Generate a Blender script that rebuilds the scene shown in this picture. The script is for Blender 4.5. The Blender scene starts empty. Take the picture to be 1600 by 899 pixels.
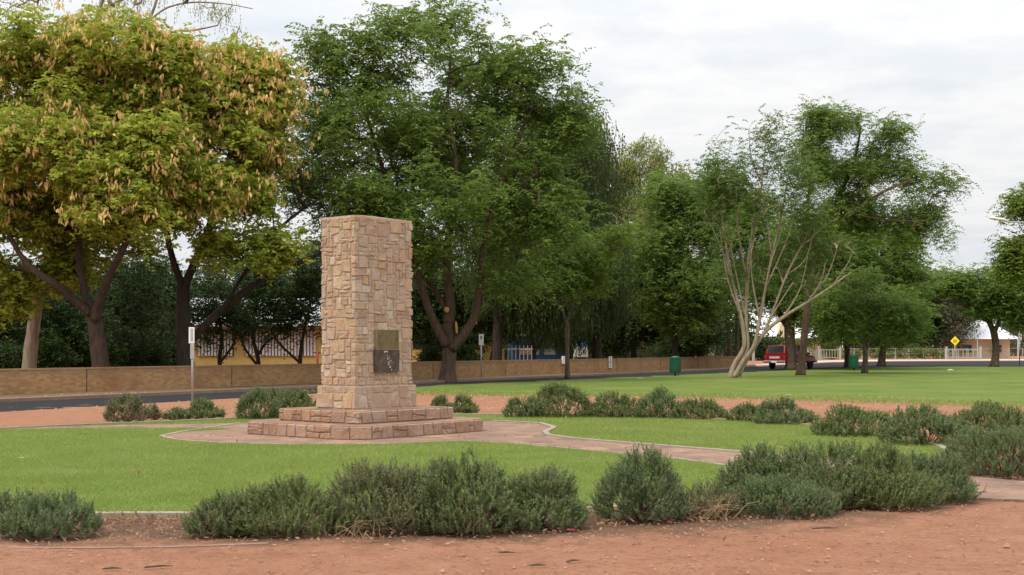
import bpy, math, random
import numpy as np
from mathutils import Vector, noise as mnoise

random.seed(7)
RNG = np.random.default_rng(11)
sc = bpy.context.scene
COL = sc.collection
F0, H0, EYE = 2050.0, 544.0, 1.6          # focal length and horizon of the photo (1600 px wide), eye height

# ------------------------------------------------------------------ layout helpers
def GD(py):                                # distance of the ground seen at photo row py
    return F0 * EYE / (py - H0)
def G(px, py):
    d = GD(py)
    return ((px - 800) * d / F0, d)
def W(px, py, d):                          # point at distance d seen at px,py
    return ((px - 800) * d / F0, d, EYE - (py - H0) * d / F0)

# ------------------------------------------------------------------ mesh helpers
def link(name, me, mat=None, parent=None, smooth=False):
    o = bpy.data.objects.new(name, me)
    COL.objects.link(o)
    if mat: me.materials.append(mat)
    if parent: o.parent = parent
    if smooth:
        me.polygons.foreach_set('use_smooth', np.ones(len(me.polygons), dtype=bool))
    return o

def npmesh(name, V, Q, mat, parent=None, smooth=False):
    V = np.ascontiguousarray(V, dtype=np.float32).reshape(-1, 3)
    Q = np.ascontiguousarray(Q, dtype=np.int32)
    k = Q.shape[1]
    me = bpy.data.meshes.new(name)
    me.vertices.add(len(V)); me.vertices.foreach_set('co', V.ravel())
    me.loops.add(Q.size); me.loops.foreach_set('vertex_index', Q.ravel())
    me.polygons.add(len(Q)); me.polygons.foreach_set('loop_start', np.arange(0, Q.size, k, dtype=np.int32))
    me.update(calc_edges=True)
    return link(name, me, mat, parent, smooth)

class MB:
    def __init__(s): s.v = []; s.f = []
    def add(s, vs, fs):
        b = len(s.v); s.v += [tuple(p) for p in vs]; s.f += [tuple(i + b for i in f) for f in fs]; return s
    def box(s, c, size, rz=0.0, taper=1.0):
        x, y, z = size[0] / 2, size[1] / 2, size[2] / 2
        ca, sa = math.cos(rz), math.sin(rz); vs = []
        for dz in (-1, 1):
            t = taper if dz > 0 else 1
            for dx, dy in ((-1, -1), (1, -1), (1, 1), (-1, 1)):
                a, b = dx * x * t, dy * y * t
                vs.append((c[0] + a * ca - b * sa, c[1] + a * sa + b * ca, c[2] + dz * z))
        return s.add(vs, [(3, 2, 1, 0), (4, 5, 6, 7), (0, 1, 5, 4), (1, 2, 6, 5), (2, 3, 7, 6), (3, 0, 4, 7)])
    def prism(s, poly, z0, z1):
        n = len(poly)
        vs = [(p[0], p[1], z0) for p in poly] + [(p[0], p[1], z1) for p in poly]
        return s.add(vs, [tuple(range(n - 1, -1, -1)), tuple(range(n, 2 * n))] + [(i, (i + 1) % n, n + (i + 1) % n, n + i) for i in range(n)])
    def side(s, prof, y0, y1):             # profile in x,z extruded along y
        n = len(prof)
        vs = [(p[0], y0, p[1]) for p in prof] + [(p[0], y1, p[1]) for p in prof]
        return s.add(vs, [tuple(range(n)), tuple(range(2 * n - 1, n - 1, -1))] + [((i + 1) % n, i, n + i, n + (i + 1) % n) for i in range(n)])
    def lathe(s, prof, n=24, c=(0, 0, 0)): # profile r,z
        vs = []; fs = []; m = len(prof)
        for i in range(n):
            a = 2 * math.pi * i / n
            vs += [(c[0] + r * math.cos(a), c[1] + r * math.sin(a), c[2] + z) for r, z in prof]
        for i in range(n):
            j = (i + 1) % n
            fs += [(i * m + k, j * m + k, j * m + k + 1, i * m + k + 1) for k in range(m - 1)]
        fs.append(tuple(i * m for i in range(n - 1, -1, -1))); fs.append(tuple(i * m + m - 1 for i in range(n)))
        return s.add(vs, fs)
    def tube(s, pts, rad, n=8, wob=0.0, cap=True):
        pts = np.asarray(pts, float); m = len(pts)
        if np.isscalar(rad): rad = [rad] * m
        T = np.gradient(pts, axis=0); T /= np.linalg.norm(T, axis=1)[:, None] + 1e-9
        a = np.array([1.0, 0, 0]) if abs(T[0][0]) < .8 else np.array([0, 1.0, 0])
        vs = []; ang = np.arange(n) * 2 * math.pi / n
        for i in range(m):
            u = a - T[i] * a.dot(T[i]); u /= np.linalg.norm(u) + 1e-9; a = u
            w = np.cross(T[i], u)
            r = rad[i] * (1 + (wob * np.sin(ang * 3 + pts[i][2] * 1.7) + wob * .6 * np.sin(ang * 5 - pts[i][2] * 2.9) if wob else 0 * ang))
            ring = pts[i] + (np.cos(ang) * r)[:, None] * u + (np.sin(ang) * r)[:, None] * w
            vs += [tuple(p) for p in ring]
        fs = [(i * n + k, i * n + (k + 1) % n, (i + 1) * n + (k + 1) % n, (i + 1) * n + k) for i in range(m - 1) for k in range(n)]
        if cap: fs += [tuple(range(n - 1, -1, -1)), tuple(range((m - 1) * n, m * n))]
        return s.add(vs, fs)
    def build(s, name, mat, parent=None, smooth=False, bevel=0.0):
        me = bpy.data.meshes.new(name); me.from_pydata(s.v, [], s.f); me.update()
        o = link(name, me, mat, parent, smooth)
        if bevel:
            b = o.modifiers.new('bevel', 'BEVEL'); b.width = bevel; b.segments = 2; b.limit_method = 'ANGLE'
        return o

def tag(o, label=None, cat=None, group=None, kind=None):
    if label: o['label'] = label
    if cat: o['category'] = cat
    if group: o['group'] = group
    if kind: o['kind'] = kind
    return o
def empty(name, loc, label, cat, group=None, rz=0.0):
    o = bpy.data.objects.new(name, None); COL.objects.link(o)
    o.location = loc; o.rotation_euler = (0, 0, rz); o.empty_display_size = .2
    return tag(o, label, cat, group)
def copy_tree(o, parent=None):
    c = o.copy(); COL.objects.link(c)
    if parent: c.parent = parent
    for ch in [x for x in bpy.data.objects if x.parent == o]: copy_tree(ch, c)
    return c

# ------------------------------------------------------------------ materials
class NT:
    def __init__(s, name):
        s.m = bpy.data.materials.new(name); s.m.use_nodes = True
        s.t = s.m.node_tree; s.t.nodes.clear()
        s.out = s.t.nodes.new('ShaderNodeOutputMaterial')
    def n(s, typ, ins=None, **kw):
        nd = s.t.nodes.new(typ)
        for k, v in kw.items(): setattr(nd, k, v)
        for k, v in (ins or {}).items():
            if isinstance(v, bpy.types.NodeSocket): s.t.links.new(v, nd.inputs[k])
            else: nd.inputs[k].default_value = v
        return nd
    def coord(s, which='Object', scale=(1, 1, 1)):
        c = s.n('ShaderNodeTexCoord').outputs[which]
        return s.n('ShaderNodeMapping', {'Vector': c, 'Scale': scale}).outputs[0]
    def noise(s, vec, scale, detail=4, rough=.55, out=0):
        return s.n('ShaderNodeTexNoise', {'Vector': vec, 'Scale': scale, 'Detail': detail, 'Roughness': rough}).outputs[out]
    def ramp(s, fac, stops, interp='LINEAR'):
        r = s.n('ShaderNodeValToRGB', {'Fac': fac}); cr = r.color_ramp; cr.interpolation = interp
        while len(cr.elements) < len(stops): cr.elements.new(.5)
        for e, (p, c) in zip(cr.elements, stops):
            e.position = p; e.color = (*c, 1) if len(c) == 3 else c
        return r.outputs[0]
    def mix(s, fac, a, b, mode='MIX'):
        nd = s.n('ShaderNodeMix', data_type='RGBA', blend_type=mode)
        for i, v in ((0, fac), (6, a), (7, b)):
            if isinstance(v, bpy.types.NodeSocket): s.t.links.new(v, nd.inputs[i])
            else: nd.inputs[i].default_value = v if i == 0 else (*v, 1)
        return nd.outputs[2]
    def math(s, op, a, b=0.0, clamp=False):
        nd = s.n('ShaderNodeMath', operation=op, use_clamp=clamp)
        for i, v in ((0, a), (1, b)):
            if isinstance(v, bpy.types.NodeSocket): s.t.links.new(v, nd.inputs[i])
            else: nd.inputs[i].default_value = v
        return nd.outputs[0]
    def bump(s, h, strength=.5, dist=.02):
        return s.n('ShaderNodeBump', {'Height': h, 'Strength': strength, 'Distance': dist}).outputs[0]
    def finish(s, col, rough=.8, normal=None, metal=0.0, spec=.3):
        ins = {'Roughness': rough, 'Metallic': metal, 'Specular IOR Level': spec}
        p = s.n('ShaderNodeBsdfPrincipled', ins)
        if isinstance(col, bpy.types.NodeSocket): s.t.links.new(col, p.inputs['Base Color'])
        else: p.inputs['Base Color'].default_value = (*col, 1)
        if normal is not None: s.t.links.new(normal, p.inputs['Normal'])
        s.t.links.new(p.outputs[0], s.out.inputs[0]); return s.m

def plain(name, col, rough=.6, metal=0.0, var=.18, scale=6.0, spec=.3):
    t = NT(name); v = t.coord(); f = t.noise(v, scale)
    c = t.mix(f, tuple(x * (1 - var) for x in col), tuple(min(1, x * (1 + var)) for x in col))
    return t.finish(c, rough, t.bump(t.noise(v, scale * 8), .15, .004), metal, spec)

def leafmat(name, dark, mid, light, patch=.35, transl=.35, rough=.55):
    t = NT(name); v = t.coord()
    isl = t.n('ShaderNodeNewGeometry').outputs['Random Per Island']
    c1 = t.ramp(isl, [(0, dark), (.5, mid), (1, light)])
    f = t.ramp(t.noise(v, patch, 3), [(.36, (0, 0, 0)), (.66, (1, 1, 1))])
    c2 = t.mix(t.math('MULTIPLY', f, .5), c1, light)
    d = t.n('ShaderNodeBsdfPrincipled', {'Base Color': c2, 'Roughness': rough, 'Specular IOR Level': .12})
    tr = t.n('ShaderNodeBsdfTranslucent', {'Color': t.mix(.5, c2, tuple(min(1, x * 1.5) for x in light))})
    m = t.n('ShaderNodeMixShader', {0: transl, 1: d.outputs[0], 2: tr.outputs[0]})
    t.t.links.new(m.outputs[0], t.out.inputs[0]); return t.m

def barkmat(name, a, b, scale=3.0):
    t = NT(name); v = t.coord('Object', (1, 1, .25))
    f = t.noise(v, scale * 3, 6, .65)
    c = t.mix(t.ramp(f, [(.3, (0, 0, 0)), (.7, (1, 1, 1))]), a, b)
    return t.finish(c, .9, t.bump(f, .9, .05))

M = {}
M['leaf_jac'] = leafmat('jacaranda leaves', (.06, .112, .02), (.11, .18, .034), (.185, .262, .058))
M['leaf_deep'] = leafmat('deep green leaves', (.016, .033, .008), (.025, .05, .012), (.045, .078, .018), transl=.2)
M['leaf_pod'] = leafmat('siris leaves', (.095, .165, .022), (.20, .28, .038), (.40, .42, .065))
M['leaf_olive'] = leafmat('olive leaves', (.13, .16, .05), (.21, .24, .075), (.30, .32, .11))
M['leaf_she'] = leafmat('she oak strands', (.03, .05, .018), (.045, .07, .022), (.07, .09, .03))
M['leaf_bright'] = leafmat('bright leaves', (.06, .12, .02), (.11, .19, .03), (.19, .25, .04))
M['leaf_thin'] = leafmat('pale stem tree leaves', (.055, .11, .02), (.09, .165, .03), (.15, .22, .05))
M['leaf_grey'] = leafmat('grey brown leaves', (.07, .07, .045), (.1, .1, .06), (.14, .14, .08))
M['leaf_hedge'] = leafmat('hedge leaves', (.06, .1, .02), (.1, .15, .03), (.15, .2, .04))
M['rosemary'] = leafmat('rosemary needles', (.085, .122, .045), (.14, .188, .075), (.215, .26, .12), patch=2.2, transl=.2)
M['rosemary_olive'] = leafmat('olive rosemary needles', (.088, .122, .04), (.142, .186, .066), (.22, .258, .105), patch=2.5, transl=.2)
M['rosemary_blue'] = leafmat('blue green rosemary needles', (.078, .115, .046), (.13, .178, .076), (.2, .25, .122), patch=3.0, transl=.2)
M['rosemary_dull'] = leafmat('dull rosemary needles', (.10, .105, .05), (.145, .165, .075), (.23, .235, .12), patch=4.0, transl=.2)
M['pod'] = leafmat('seed pods', (.42, .24, .08), (.6, .38, .13), (.74, .54, .24), transl=.3)
M['bark'] = barkmat('brown bark', (.05, .035, .024), (.15, .105, .075))
M['bark_red'] = barkmat('reddish bark', (.045, .028, .02), (.14, .09, .06))
M['bark_siris'] = barkmat('siris bark', (.03, .021, .016), (.095, .064, .046))
M['bark_dark'] = barkmat('dark bark', (.02, .015, .012), (.06, .045, .035))
M['bark_gum'] = barkmat('gum bark', (.16, .12, .09), (.36, .29, .22), 1.5)
M['bark_pale'] = barkmat('pale smooth bark', (.2, .15, .105), (.42, .34, .25), 2.2)
M['scar'] = plain('cut wood', (.55, .27, .09), .8)
M['twig'] = barkmat('dry twigs', (.07, .045, .03), (.22, .155, .1))
M['straw'] = leafmat('dry straw', (.28, .2, .11), (.4, .3, .18), (.55, .43, .28))

def stone_mat(name, tint=(1, 1, 1)):
    t = NT(name); v = t.coord()
    isl = t.n('ShaderNodeNewGeometry').outputs['Random Per Island']
    T = lambda c: tuple(a * b for a, b in zip(c, tint))
    c = t.ramp(isl, [(0, T((.37, .24, .17))), (.15, T((.46, .325, .235))), (.3, T((.52, .35, .215))), (.44, T((.42, .29, .22))), (.58, T((.54, .415, .31))), (.7, T((.49, .32, .20))), (.82, T((.44, .265, .185))), (.92, T((.56, .455, .36))), (1, T((.46, .35, .28)))])
    n1 = t.noise(v, 5, 6, .65); n2 = t.noise(v, 28, 5, .6)
    c = t.mix(t.math('MULTIPLY', t.ramp(n1, [(.35, (1, 1, 1)), (.6, (0, 0, 0))]), .6), c, T((.37, .23, .14)))
    c = t.mix(t.math('MULTIPLY', t.ramp(t.noise(v, 2.1, 5), [(.5, (0, 0, 0)), (.7, (1, 1, 1))]), .5), c, T((.52, .44, .37)))
    c = t.mix(t.math('MULTIPLY', t.ramp(n2, [(.52, (0, 0, 0)), (.75, (1, 1, 1))]), .55), c, T((.2, .125, .08)))
    h = t.math('ADD', t.math('MULTIPLY', n1, 1.2), n2)
    return t.finish(c, .92, t.bump(h, .6, .025), spec=.15)
M['stone'] = stone_mat('sandstone blocks')
M['stone_step'] = stone_mat('step stones', (.80, .75, .78))
M['mortar'] = plain('mortar', (.42, .33, .27), .95, var=.3)

def paving():
    t = NT('crazy paving'); v = t.coord()
    w = t.n('ShaderNodeVectorMath', {0: v, 1: t.noise(v, 2.0, 3, out=1)}, operation='ADD').outputs[0]
    ve = t.n('ShaderNodeTexVoronoi', {'Vector': w, 'Scale': 2.6}, feature='DISTANCE_TO_EDGE').outputs['Distance']
    vc = t.n('ShaderNodeTexVoronoi', {'Vector': w, 'Scale': 2.6}, feature='F1').outputs['Color']
    r = t.n('ShaderNodeSeparateColor', {0: vc}).outputs[0]
    c = t.ramp(r, [(0, (.17, .10, .075)), (.3, (.29, .18, .12)), (.55, (.12, .082, .08)), (.75, (.33, .205, .135)), (1, (.2, .115, .09))])
    c = t.mix(t.math('MULTIPLY', t.ramp(t.noise(v, 1.3, 5), [(.5, (0, 0, 0)), (.68, (1, 1, 1))]), .6), c, (.085, .06, .062))
    c = t.mix(t.math('MULTIPLY', t.noise(v, 14, 4), .35), c, (.3, .165, .1))
    line = t.ramp(ve, [(.02, (1, 1, 1)), (.05, (0, 0, 0))])
    c = t.mix(line, c, (.22, .145, .105))
    return t.finish(c, .85, t.bump(t.math('SUBTRACT', t.noise(v, 20), line), .5, .015))
M['paving'] = paving()
M['kerb'] = plain('concrete kerb', (.29, .24, .2), .95, var=.35, scale=3)
M['old_kerb'] = plain('earth stained kerb', (.24, .15, .11), .95, var=.4, scale=3)
M['concrete'] = plain('concrete', (.45, .38, .32), .95, var=.25, scale=1.2)

def ground_mat():
    t = NT('red earth'); v = t.coord()
    bed = t.n('ShaderNodeAttribute', attribute_name='bed').outputs['Fac']
    n0 = t.noise(v, .35, 5); n1 = t.noise(v, 2.2, 6, .65); n2 = t.noise(v, 22, 5, .7); n3 = t.noise(v, 90, 3)
    c = t.mix(t.ramp(n0, [(.3, (0, 0, 0)), (.7, (1, 1, 1))]), (.34, .16, .096), (.40, .21, .135))
    c = t.mix(t.ramp(n1, [(.42, (0, 0, 0)), (.7, (1, 1, 1))]), c, (.31, .145, .086))
    c = t.mix(t.math('MULTIPLY', t.ramp(n2, [(.5, (0, 0, 0)), (.72, (1, 1, 1))]), .6), c, (.2, .092, .056))
    c = t.mix(t.math('MULTIPLY', t.ramp(n3, [(.58, (0, 0, 0)), (.7, (1, 1, 1))]), .5), c, (.40, .25, .18))
    soil = t.mix(n2, (.10, .058, .038), (.22, .135, .09))
    soil = t.mix(t.ramp(t.noise(v, 45, 3), [(.6, (0, 0, 0)), (.68, (1, 1, 1))]), soil, (.34, .25, .16))
    k = t.math('ADD', bed, t.math('MULTIPLY', t.math('SUBTRACT', n1, .5), 1.1))
    c = t.mix(t.ramp(k, [(.38, (0, 0, 0)), (.75, (1, 1, 1))]), c, soil)
    c = t.mix(t.math('MULTIPLY', t.ramp(t.noise(v, 6.5, 6, .7), [(.56, (0, 0, 0)), (.68, (1, 1, 1))]), .55), c, (.15, .07, .045))
    h = t.math('ADD', t.math('ADD', n2, t.math('MULTIPLY', n3, .5)), t.math('MULTIPLY', t.noise(v, 4.5, 3), 1.6))
    return t.finish(c, .97, t.bump(h, .9, .045), spec=.1)
M['ground'] = ground_mat()

def lawn_mat(name, a, b, y):
    t = NT(name); v = t.coord()
    c = t.mix(t.ramp(t.noise(v, .5, 5), [(.36, (0, 0, 0)), (.62, (1, 1, 1))]), a, b)
    c = t.mix(t.math('MULTIPLY', t.ramp(t.noise(v, .22, 4), [(.5, (0, 0, 0)), (.64, (1, 1, 1))]), .6), c, y)
    c = t.mix(t.math('MULTIPLY', t.ramp(t.noise(v, 2.5, 6, .7), [(.5, (0, 0, 0)), (.75, (1, 1, 1))]), .7), c, y)
    c = t.mix(t.math('MULTIPLY', t.noise(v, 40, 4), .4), c, tuple(x * .5 for x in a))
    return t.finish(c, .9, t.bump(t.noise(v, 60, 5), .8, .04), spec=.1)
M['lawn'] = lawn_mat('lawn turf', (.115, .195, .036), (.165, .24, .052), (.235, .25, .08))
M['far_lawn'] = lawn_mat('far lawn turf', (.105, .175, .03), (.155, .215, .042), (.25, .23, .08))
M['blade'] = leafmat('grass blades', (.125, .21, .036), (.18, .275, .054), (.28, .335, .09), patch=.6, transl=.45)
M['dry_blade'] = leafmat('dry grass blades', (.22, .2, .08), (.3, .26, .11), (.4, .33, .16), patch=.5)
def asphalt():
    t = NT('asphalt'); v = t.coord()
    c = t.mix(t.noise(v, .4, 5), (.016, .016, .019), (.03, .03, .033))
    c = t.mix(t.math('MULTIPLY', t.noise(v, 40, 2), .4), c, (.045, .045, .045))
    return t.finish(c, .95, t.bump(t.noise(v, 80), .3, .01), spec=.08)
M['asphalt'] = asphalt()
M['verge'] = plain('dusty verge', (.135, .095, .05), .95, var=.3, scale=1.5)

def brickwall():
    t = NT('tan brick'); co = t.n('ShaderNodeTexCoord').outputs['Object']
    sx = t.n('ShaderNodeSeparateXYZ', {0: co})
    v = t.n('ShaderNodeCombineXYZ', {0: sx.outputs[0], 1: sx.outputs[2], 2: 0.0}).outputs[0]
    b = t.n('ShaderNodeTexBrick', {'Vector': v, 'Scale': 1.0, 'Color1': (.40, .235, .105, 1), 'Color2': (.27, .145, .065, 1), 'Mortar': (.33, .23, .14, 1),
            'Mortar Size': .006, 'Brick Width': .24, 'Row Height': .086, 'Mortar Smooth': .3})
    big = t.n('ShaderNodeTexNoise', {'Vector': co, 'Scale': .6, 'Detail': 5.0}).outputs[0]
    c = t.mix(t.math('MULTIPLY', t.ramp(big, [(.48, (0, 0, 0)), (.7, (1, 1, 1))]), .6), b.outputs[0], (.2, .09, .045))
    top = t.math('MULTIPLY', t.math('GREATER_THAN', sx.outputs[2], .66), t.n('ShaderNodeTexNoise', {'Vector': co, 'Scale': 2.5, 'Detail': 4.0}).outputs[0])
    c = t.mix(t.math('MULTIPLY', top, .7), c, (.21, .14, .09))
    return t.finish(c, .93, t.bump(b.outputs[1], -.4, .01))
M['brick'] = brickwall()
M['yellow'] = plain('yellow render', (.5, .36, .12), .8)
M['screen_white'] = plain('white slats', (.62, .6, .58), .6)
M['roof_grey'] = plain('grey roof sheet', (.42, .43, .45), .5)
M['roof_white'] = plain('white roof sheet', (.78, .78, .80), .5, var=.06)
M['cream'] = plain('cream wall', (.62, .53, .38), .8)
M['dark_void'] = plain('dark window', (.02, .022, .025), .2, spec=.5)
M['red_trim'] = plain('red trim', (.25, .04, .03), .5)
M['white'] = plain('white paint', (.72, .71, .68), .5, var=.08)
M['fence_white'] = plain('weathered white paint', (.36, .35, .31), .7, var=.2)
M['galv'] = plain('galvanised steel', (.42, .43, .43), .45, metal=.6)
M['black'] = plain('black paint', (.02, .02, .02), .5)
M['signgrey'] = plain('grey sign face', (.34, .36, .38), .5)
M['blue'] = plain('blue paint', (.05, .16, .36), .5)
M['blue_light'] = plain('blue sign', (.06, .26, .50), .5)
M['sign_yellow'] = plain('yellow sign', (.82, .66, .02), .5, var=.08)
M['bin_green'] = plain('green bin paint', (.012, .105, .06), .35, spec=.5)
M['car_red'] = plain('red car paint', (.25, .014, .016), .3, var=.12, spec=.5)
M['car_glass'] = plain('car glass', (.03, .035, .04), .08, spec=.6)
M['chrome'] = plain('chrome', (.65, .65, .66), .25, metal=.9)
M['rubber'] = plain('rubber', (.018, .018, .018), .9)
M['lamp_red'] = plain('lamp red', (.5, .02, .015), .2)
M['bronze'] = None
t = NT('green bronze'); v = t.coord()
c = t.mix(t.ramp(t.noise(v, 9, 6), [(.4, (0, 0, 0)), (.65, (1, 1, 1))]), (.16, .15, .06), (.10, .085, .055))
M['bronze'] = t.finish(c, .5, t.bump(t.noise(v, 60), .3, .01), .3)
t = NT('dark plaque'); v = t.coord()
c = t.mix(t.ramp(t.noise(v, 6, 6), [(.4, (0, 0, 0)), (.65, (1, 1, 1))]), (.055, .04, .034), (.11, .075, .055))
M['plaque_dark'] = t.finish(c, .6, t.bump(t.noise(v, 40), .3, .01))
M['plaque_frame'] = plain('bronze edge', (.30, .2, .1), .5, .3)
M['bird'] = plain('black feathers', (.015, .015, .02), .5)
M['litter'] = leafmat('leaf litter', (.10, .05, .035), (.2, .10, .055), (.38, .25, .15))
M['pebble'] = stone_mat('pebbles', (.75, .6, .55))
M['red_wrap'] = plain('red wrapper', (.38, .03, .03), .4)
M['blue_wrap'] = plain('grey blue wrapper', (.4, .44, .5), .4)

# ------------------------------------------------------------------ camera, light, sky
cam = bpy.data.cameras.new('camera'); co = bpy.data.objects.new('camera', cam); COL.objects.link(co)
co.location = (0, 0, EYE); co.rotation_euler = (math.pi / 2, 0, 0)
cam.sensor_width = 36; cam.lens = 36 * F0 / 1600; cam.shift_y = (H0 - 449.5) / 1600
cam.clip_start = .1; cam.clip_end = 6000
sc.camera = co

SUN_DIR = Vector((-.40, -.42, .82)).normalized()       # towards the sun
sun = bpy.data.lights.new('sun', 'SUN'); sun.energy = 2.3; sun.angle = math.radians(16); sun.color = (1, .87, .68)
so = bpy.data.objects.new('sun', sun); COL.objects.link(so); so.location = (0, 0, 60)
so.rotation_euler = (-SUN_DIR).to_track_quat('-Z', 'Y').to_euler()

wd = bpy.data.worlds.new('World'); sc.world = wd; wd.use_nodes = True
wt = wd.node_tree; wt.nodes.clear()
class WT(NT):
    def __init__(s): s.t = wt
w = WT()
sky = w.n('ShaderNodeTexSky', sky_type='NISHITA', sun_disc=False)
sky.sun_elevation = math.asin(SUN_DIR.z); sky.sun_rotation = math.atan2(SUN_DIR.x, SUN_DIR.y)
dirv = w.n('ShaderNodeTexCoord').outputs['Generated']
sp = w.n('ShaderNodeSeparateXYZ', {0: dirv})
zc = w.math('MAXIMUM', sp.outputs[2], 0.0)
den = w.math('ADD', zc, .12)
pv = w.n('ShaderNodeCombineXYZ', {0: w.math('DIVIDE', sp.outputs[0], den), 1: w.math('DIVIDE', sp.outputs[1], den), 2: 0.0}).outputs[0]
cl = w.noise(pv, 1.7, 7, .6)
tone = w.ramp(cl, [(.32, (.84, .89, .95)), (.44, (.90, .93, .965)), (.56, (1.02, 1.02, 1.02)), (.7, (.91, .93, .955))])
lum = w.math('ADD', w.math('MULTIPLY', w.math('MULTIPLY', zc, zc), 11.0), w.math('ADD', w.math('MULTIPLY', zc, 4.0), 6.9))
lumv = w.n('ShaderNodeCombineXYZ', {0: lum, 1: lum, 2: lum}).outputs[0]
cloud = w.mix(1.0, tone, lumv, 'MULTIPLY')
gap = w.ramp(w.noise(pv, .8, 5), [(.3, (1, 1, 1)), (.45, (0, 0, 0))])
skycol = w.mix(w.math('MULTIPLY', gap, .25), cloud, sky.outputs[0])
bg = w.n('ShaderNodeBackground', {'Color': skycol, 'Strength': .12})
wo = w.n('ShaderNodeOutputWorld', {0: bg.outputs[0]})
sc.view_settings.view_transform = 'Standard'; sc.view_settings.look = 'None'
sc.view_settings.exposure = 0; sc.view_settings.gamma = 1; sc.view_settings.use_curve_mapping = False
sc.render.engine = 'CYCLES'
sc.cycles.use_denoising = True
sc.cycles.max_bounces = 6; sc.cycles.diffuse_bounces = 3; sc.cycles.transmission_bounces = 3; sc.cycles.transparent_max_bounces = 4

# ------------------------------------------------------------------ 2-d polygon tools
def densify(poly, step, closed=True):
    out = []; n = len(poly)
    for i in range(n if closed else n - 1):
        a = np.array(poly[i]); b = np.array(poly[(i + 1) % n]); k = max(1, int(np.linalg.norm(b - a) / step))
        out += [tuple(a + (b - a) * j / k) for j in range(k)]
    if not closed: out.append(tuple(poly[-1]))
    return out
def smooth_line(pts, n=6, closed=False):
    pts = [np.array(p, float) for p in pts]; out = []; m = len(pts)
    for i in range(m if closed else m - 1):
        p0 = pts[(i - 1) % m] if closed or i > 0 else pts[0]; p1 = pts[i]; p2 = pts[(i + 1) % m]
        p3 = pts[(i + 2) % m] if closed or i + 2 < m else pts[-1]
        for k in range(n):
            t = k / n
            out.append(.5 * ((2 * p1) + (p2 - p0) * t + (2 * p0 - 5 * p1 + 4 * p2 - p3) * t * t + (-p0 + 3 * p1 - 3 * p2 + p3) * t ** 3))
    if not closed: out.append(pts[-1])
    return out
def ragged(poly, amp, fr):
    return [(p[0] + amp * mnoise.noise(Vector((p[0] * fr, p[1] * fr, 3))), p[1] + amp * mnoise.noise(Vector((p[0] * fr, p[1] * fr, 9)))) for p in poly]
def inside(poly, P):
    P = np.asarray(P); x, y = P[:, 0], P[:, 1]; r = np.zeros(len(P), bool); n = len(poly)
    for i in range(n):
        x1, y1 = poly[i]; x2, y2 = poly[(i + 1) % n]
        if y1 == y2: continue
        c = ((y1 > y) != (y2 > y)) & (x < (x2 - x1) * (y - y1) / (y2 - y1) + x1); r ^= c
    return r
def line_dist(line, P):
    best = np.full(len(P), 1e9)
    for a, b in zip(line[:-1], line[1:]):
        a = np.array(a); b = np.array(b); d = b - a; L = d.dot(d) + 1e-9
        t = np.clip(((P - a) @ d) / L, 0, 1)
        best = np.minimum(best, np.linalg.norm(P - a - t[:, None] * d, axis=1))
    return best
def sheet(name, poly, z, mat):
    me = bpy.data.meshes.new(name)
    a = sum(poly[i][0] * poly[(i + 1) % len(poly)][1] - poly[(i + 1) % len(poly)][0] * poly[i][1] for i in range(len(poly)))
    if a < 0: poly = poly[::-1]
    me.from_pydata([(p[0], p[1], z) for p in poly], [], [tuple(range(len(poly)))]); me.update()
    o = link(name, me, mat); o['kind'] = 'structure'; return o
def ribbon(name, line, w, z0, z1, mat, parent=None, closed=False):
    line = [np.array(p[:2], float) for p in line]; n = len(line); L = []; R = []
    for i in range(n):
        a = line[i - 1] if (i or closed) else line[i]; b = line[(i + 1) % n] if (i < n - 1 or closed) else line[i]
        d = b - a; d /= np.linalg.norm(d) + 1e-9; nn = np.array([-d[1], d[0]])
        ww = w * (1 + .12 * mnoise.noise(Vector((line[i][0] * 2, line[i][1] * 2, 0))))
        L.append(line[i] + nn * ww / 2); R.append(line[i] - nn * ww / 2)
    vs = []
    for l, r in zip(L, R): vs += [(*l, z0), (*l, z1), (*r, z1), (*r, z0)]
    fs = []
    for i in range(n if closed else n - 1):
        j = (i + 1) % n
        fs += [(i * 4 + k, j * 4 + k, j * 4 + k + 1, i * 4 + k + 1) for k in range(3)]
    if not closed: fs += [(0, 1, 2, 3), (4 * n - 1, 4 * n - 2, 4 * n - 3, 4 * n - 4)]
    return MB().add(vs, fs).build(name, mat, parent)

# ------------------------------------------------------------------ the ground plan
LAWN_PX = [(-250, 790), (-100, 800), (60, 806), (220, 806), (420, 806), (650, 803), (930, 797), (1100, 786), (1250, 770), (1380, 748), (1450, 728), (1480, 708),
           (1455, 694), (1400, 683), (1330, 673), (1270, 665.5), (1150, 657.5), (1000, 652), (850, 649.5), (700, 649), (560, 650), (450, 652), (370, 655), (260, 660), (140, 664.5), (0, 671), (-150, 680), (-300, 700), (-360, 740)]
lawn_line = smooth_line([G(*p) for p in LAWN_PX], 6, True)
lawn_poly = [tuple(p) for p in lawn_line]
near_arc = [tuple(p) for p in lawn_line[:6 * 12]]
MC = np.array((-2.76, 25.0)); AL = math.radians(51)
MU = np.array((math.cos(AL), math.sin(AL))); MV = np.array((-math.sin(AL), math.cos(AL)))
PLAZA_PX = [(252, 682), (275, 688), (350, 693), (450, 695.5), (560, 695.5), (650, 693), (720, 690), (800, 694), (900, 703), (1060, 718), (1200, 737), (1290, 755), (1370, 774), (1500, 778), (1720, 784), (1760, 764), (1600, 753), (1520, 744), (1400, 731), (1280, 718), (1150, 707), (1030, 697.5),
            (900, 687), (856, 681), (852, 676), (866, 669), (845, 662.5), (770, 658.5), (640, 655), (520, 655), (430, 657.5), (375, 661.5), (200, 664.5), (0, 668.5), (-260, 677), (-260, 682), (0, 672), (150, 669.5), (300, 670), (360, 671), (280, 676)]
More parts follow.
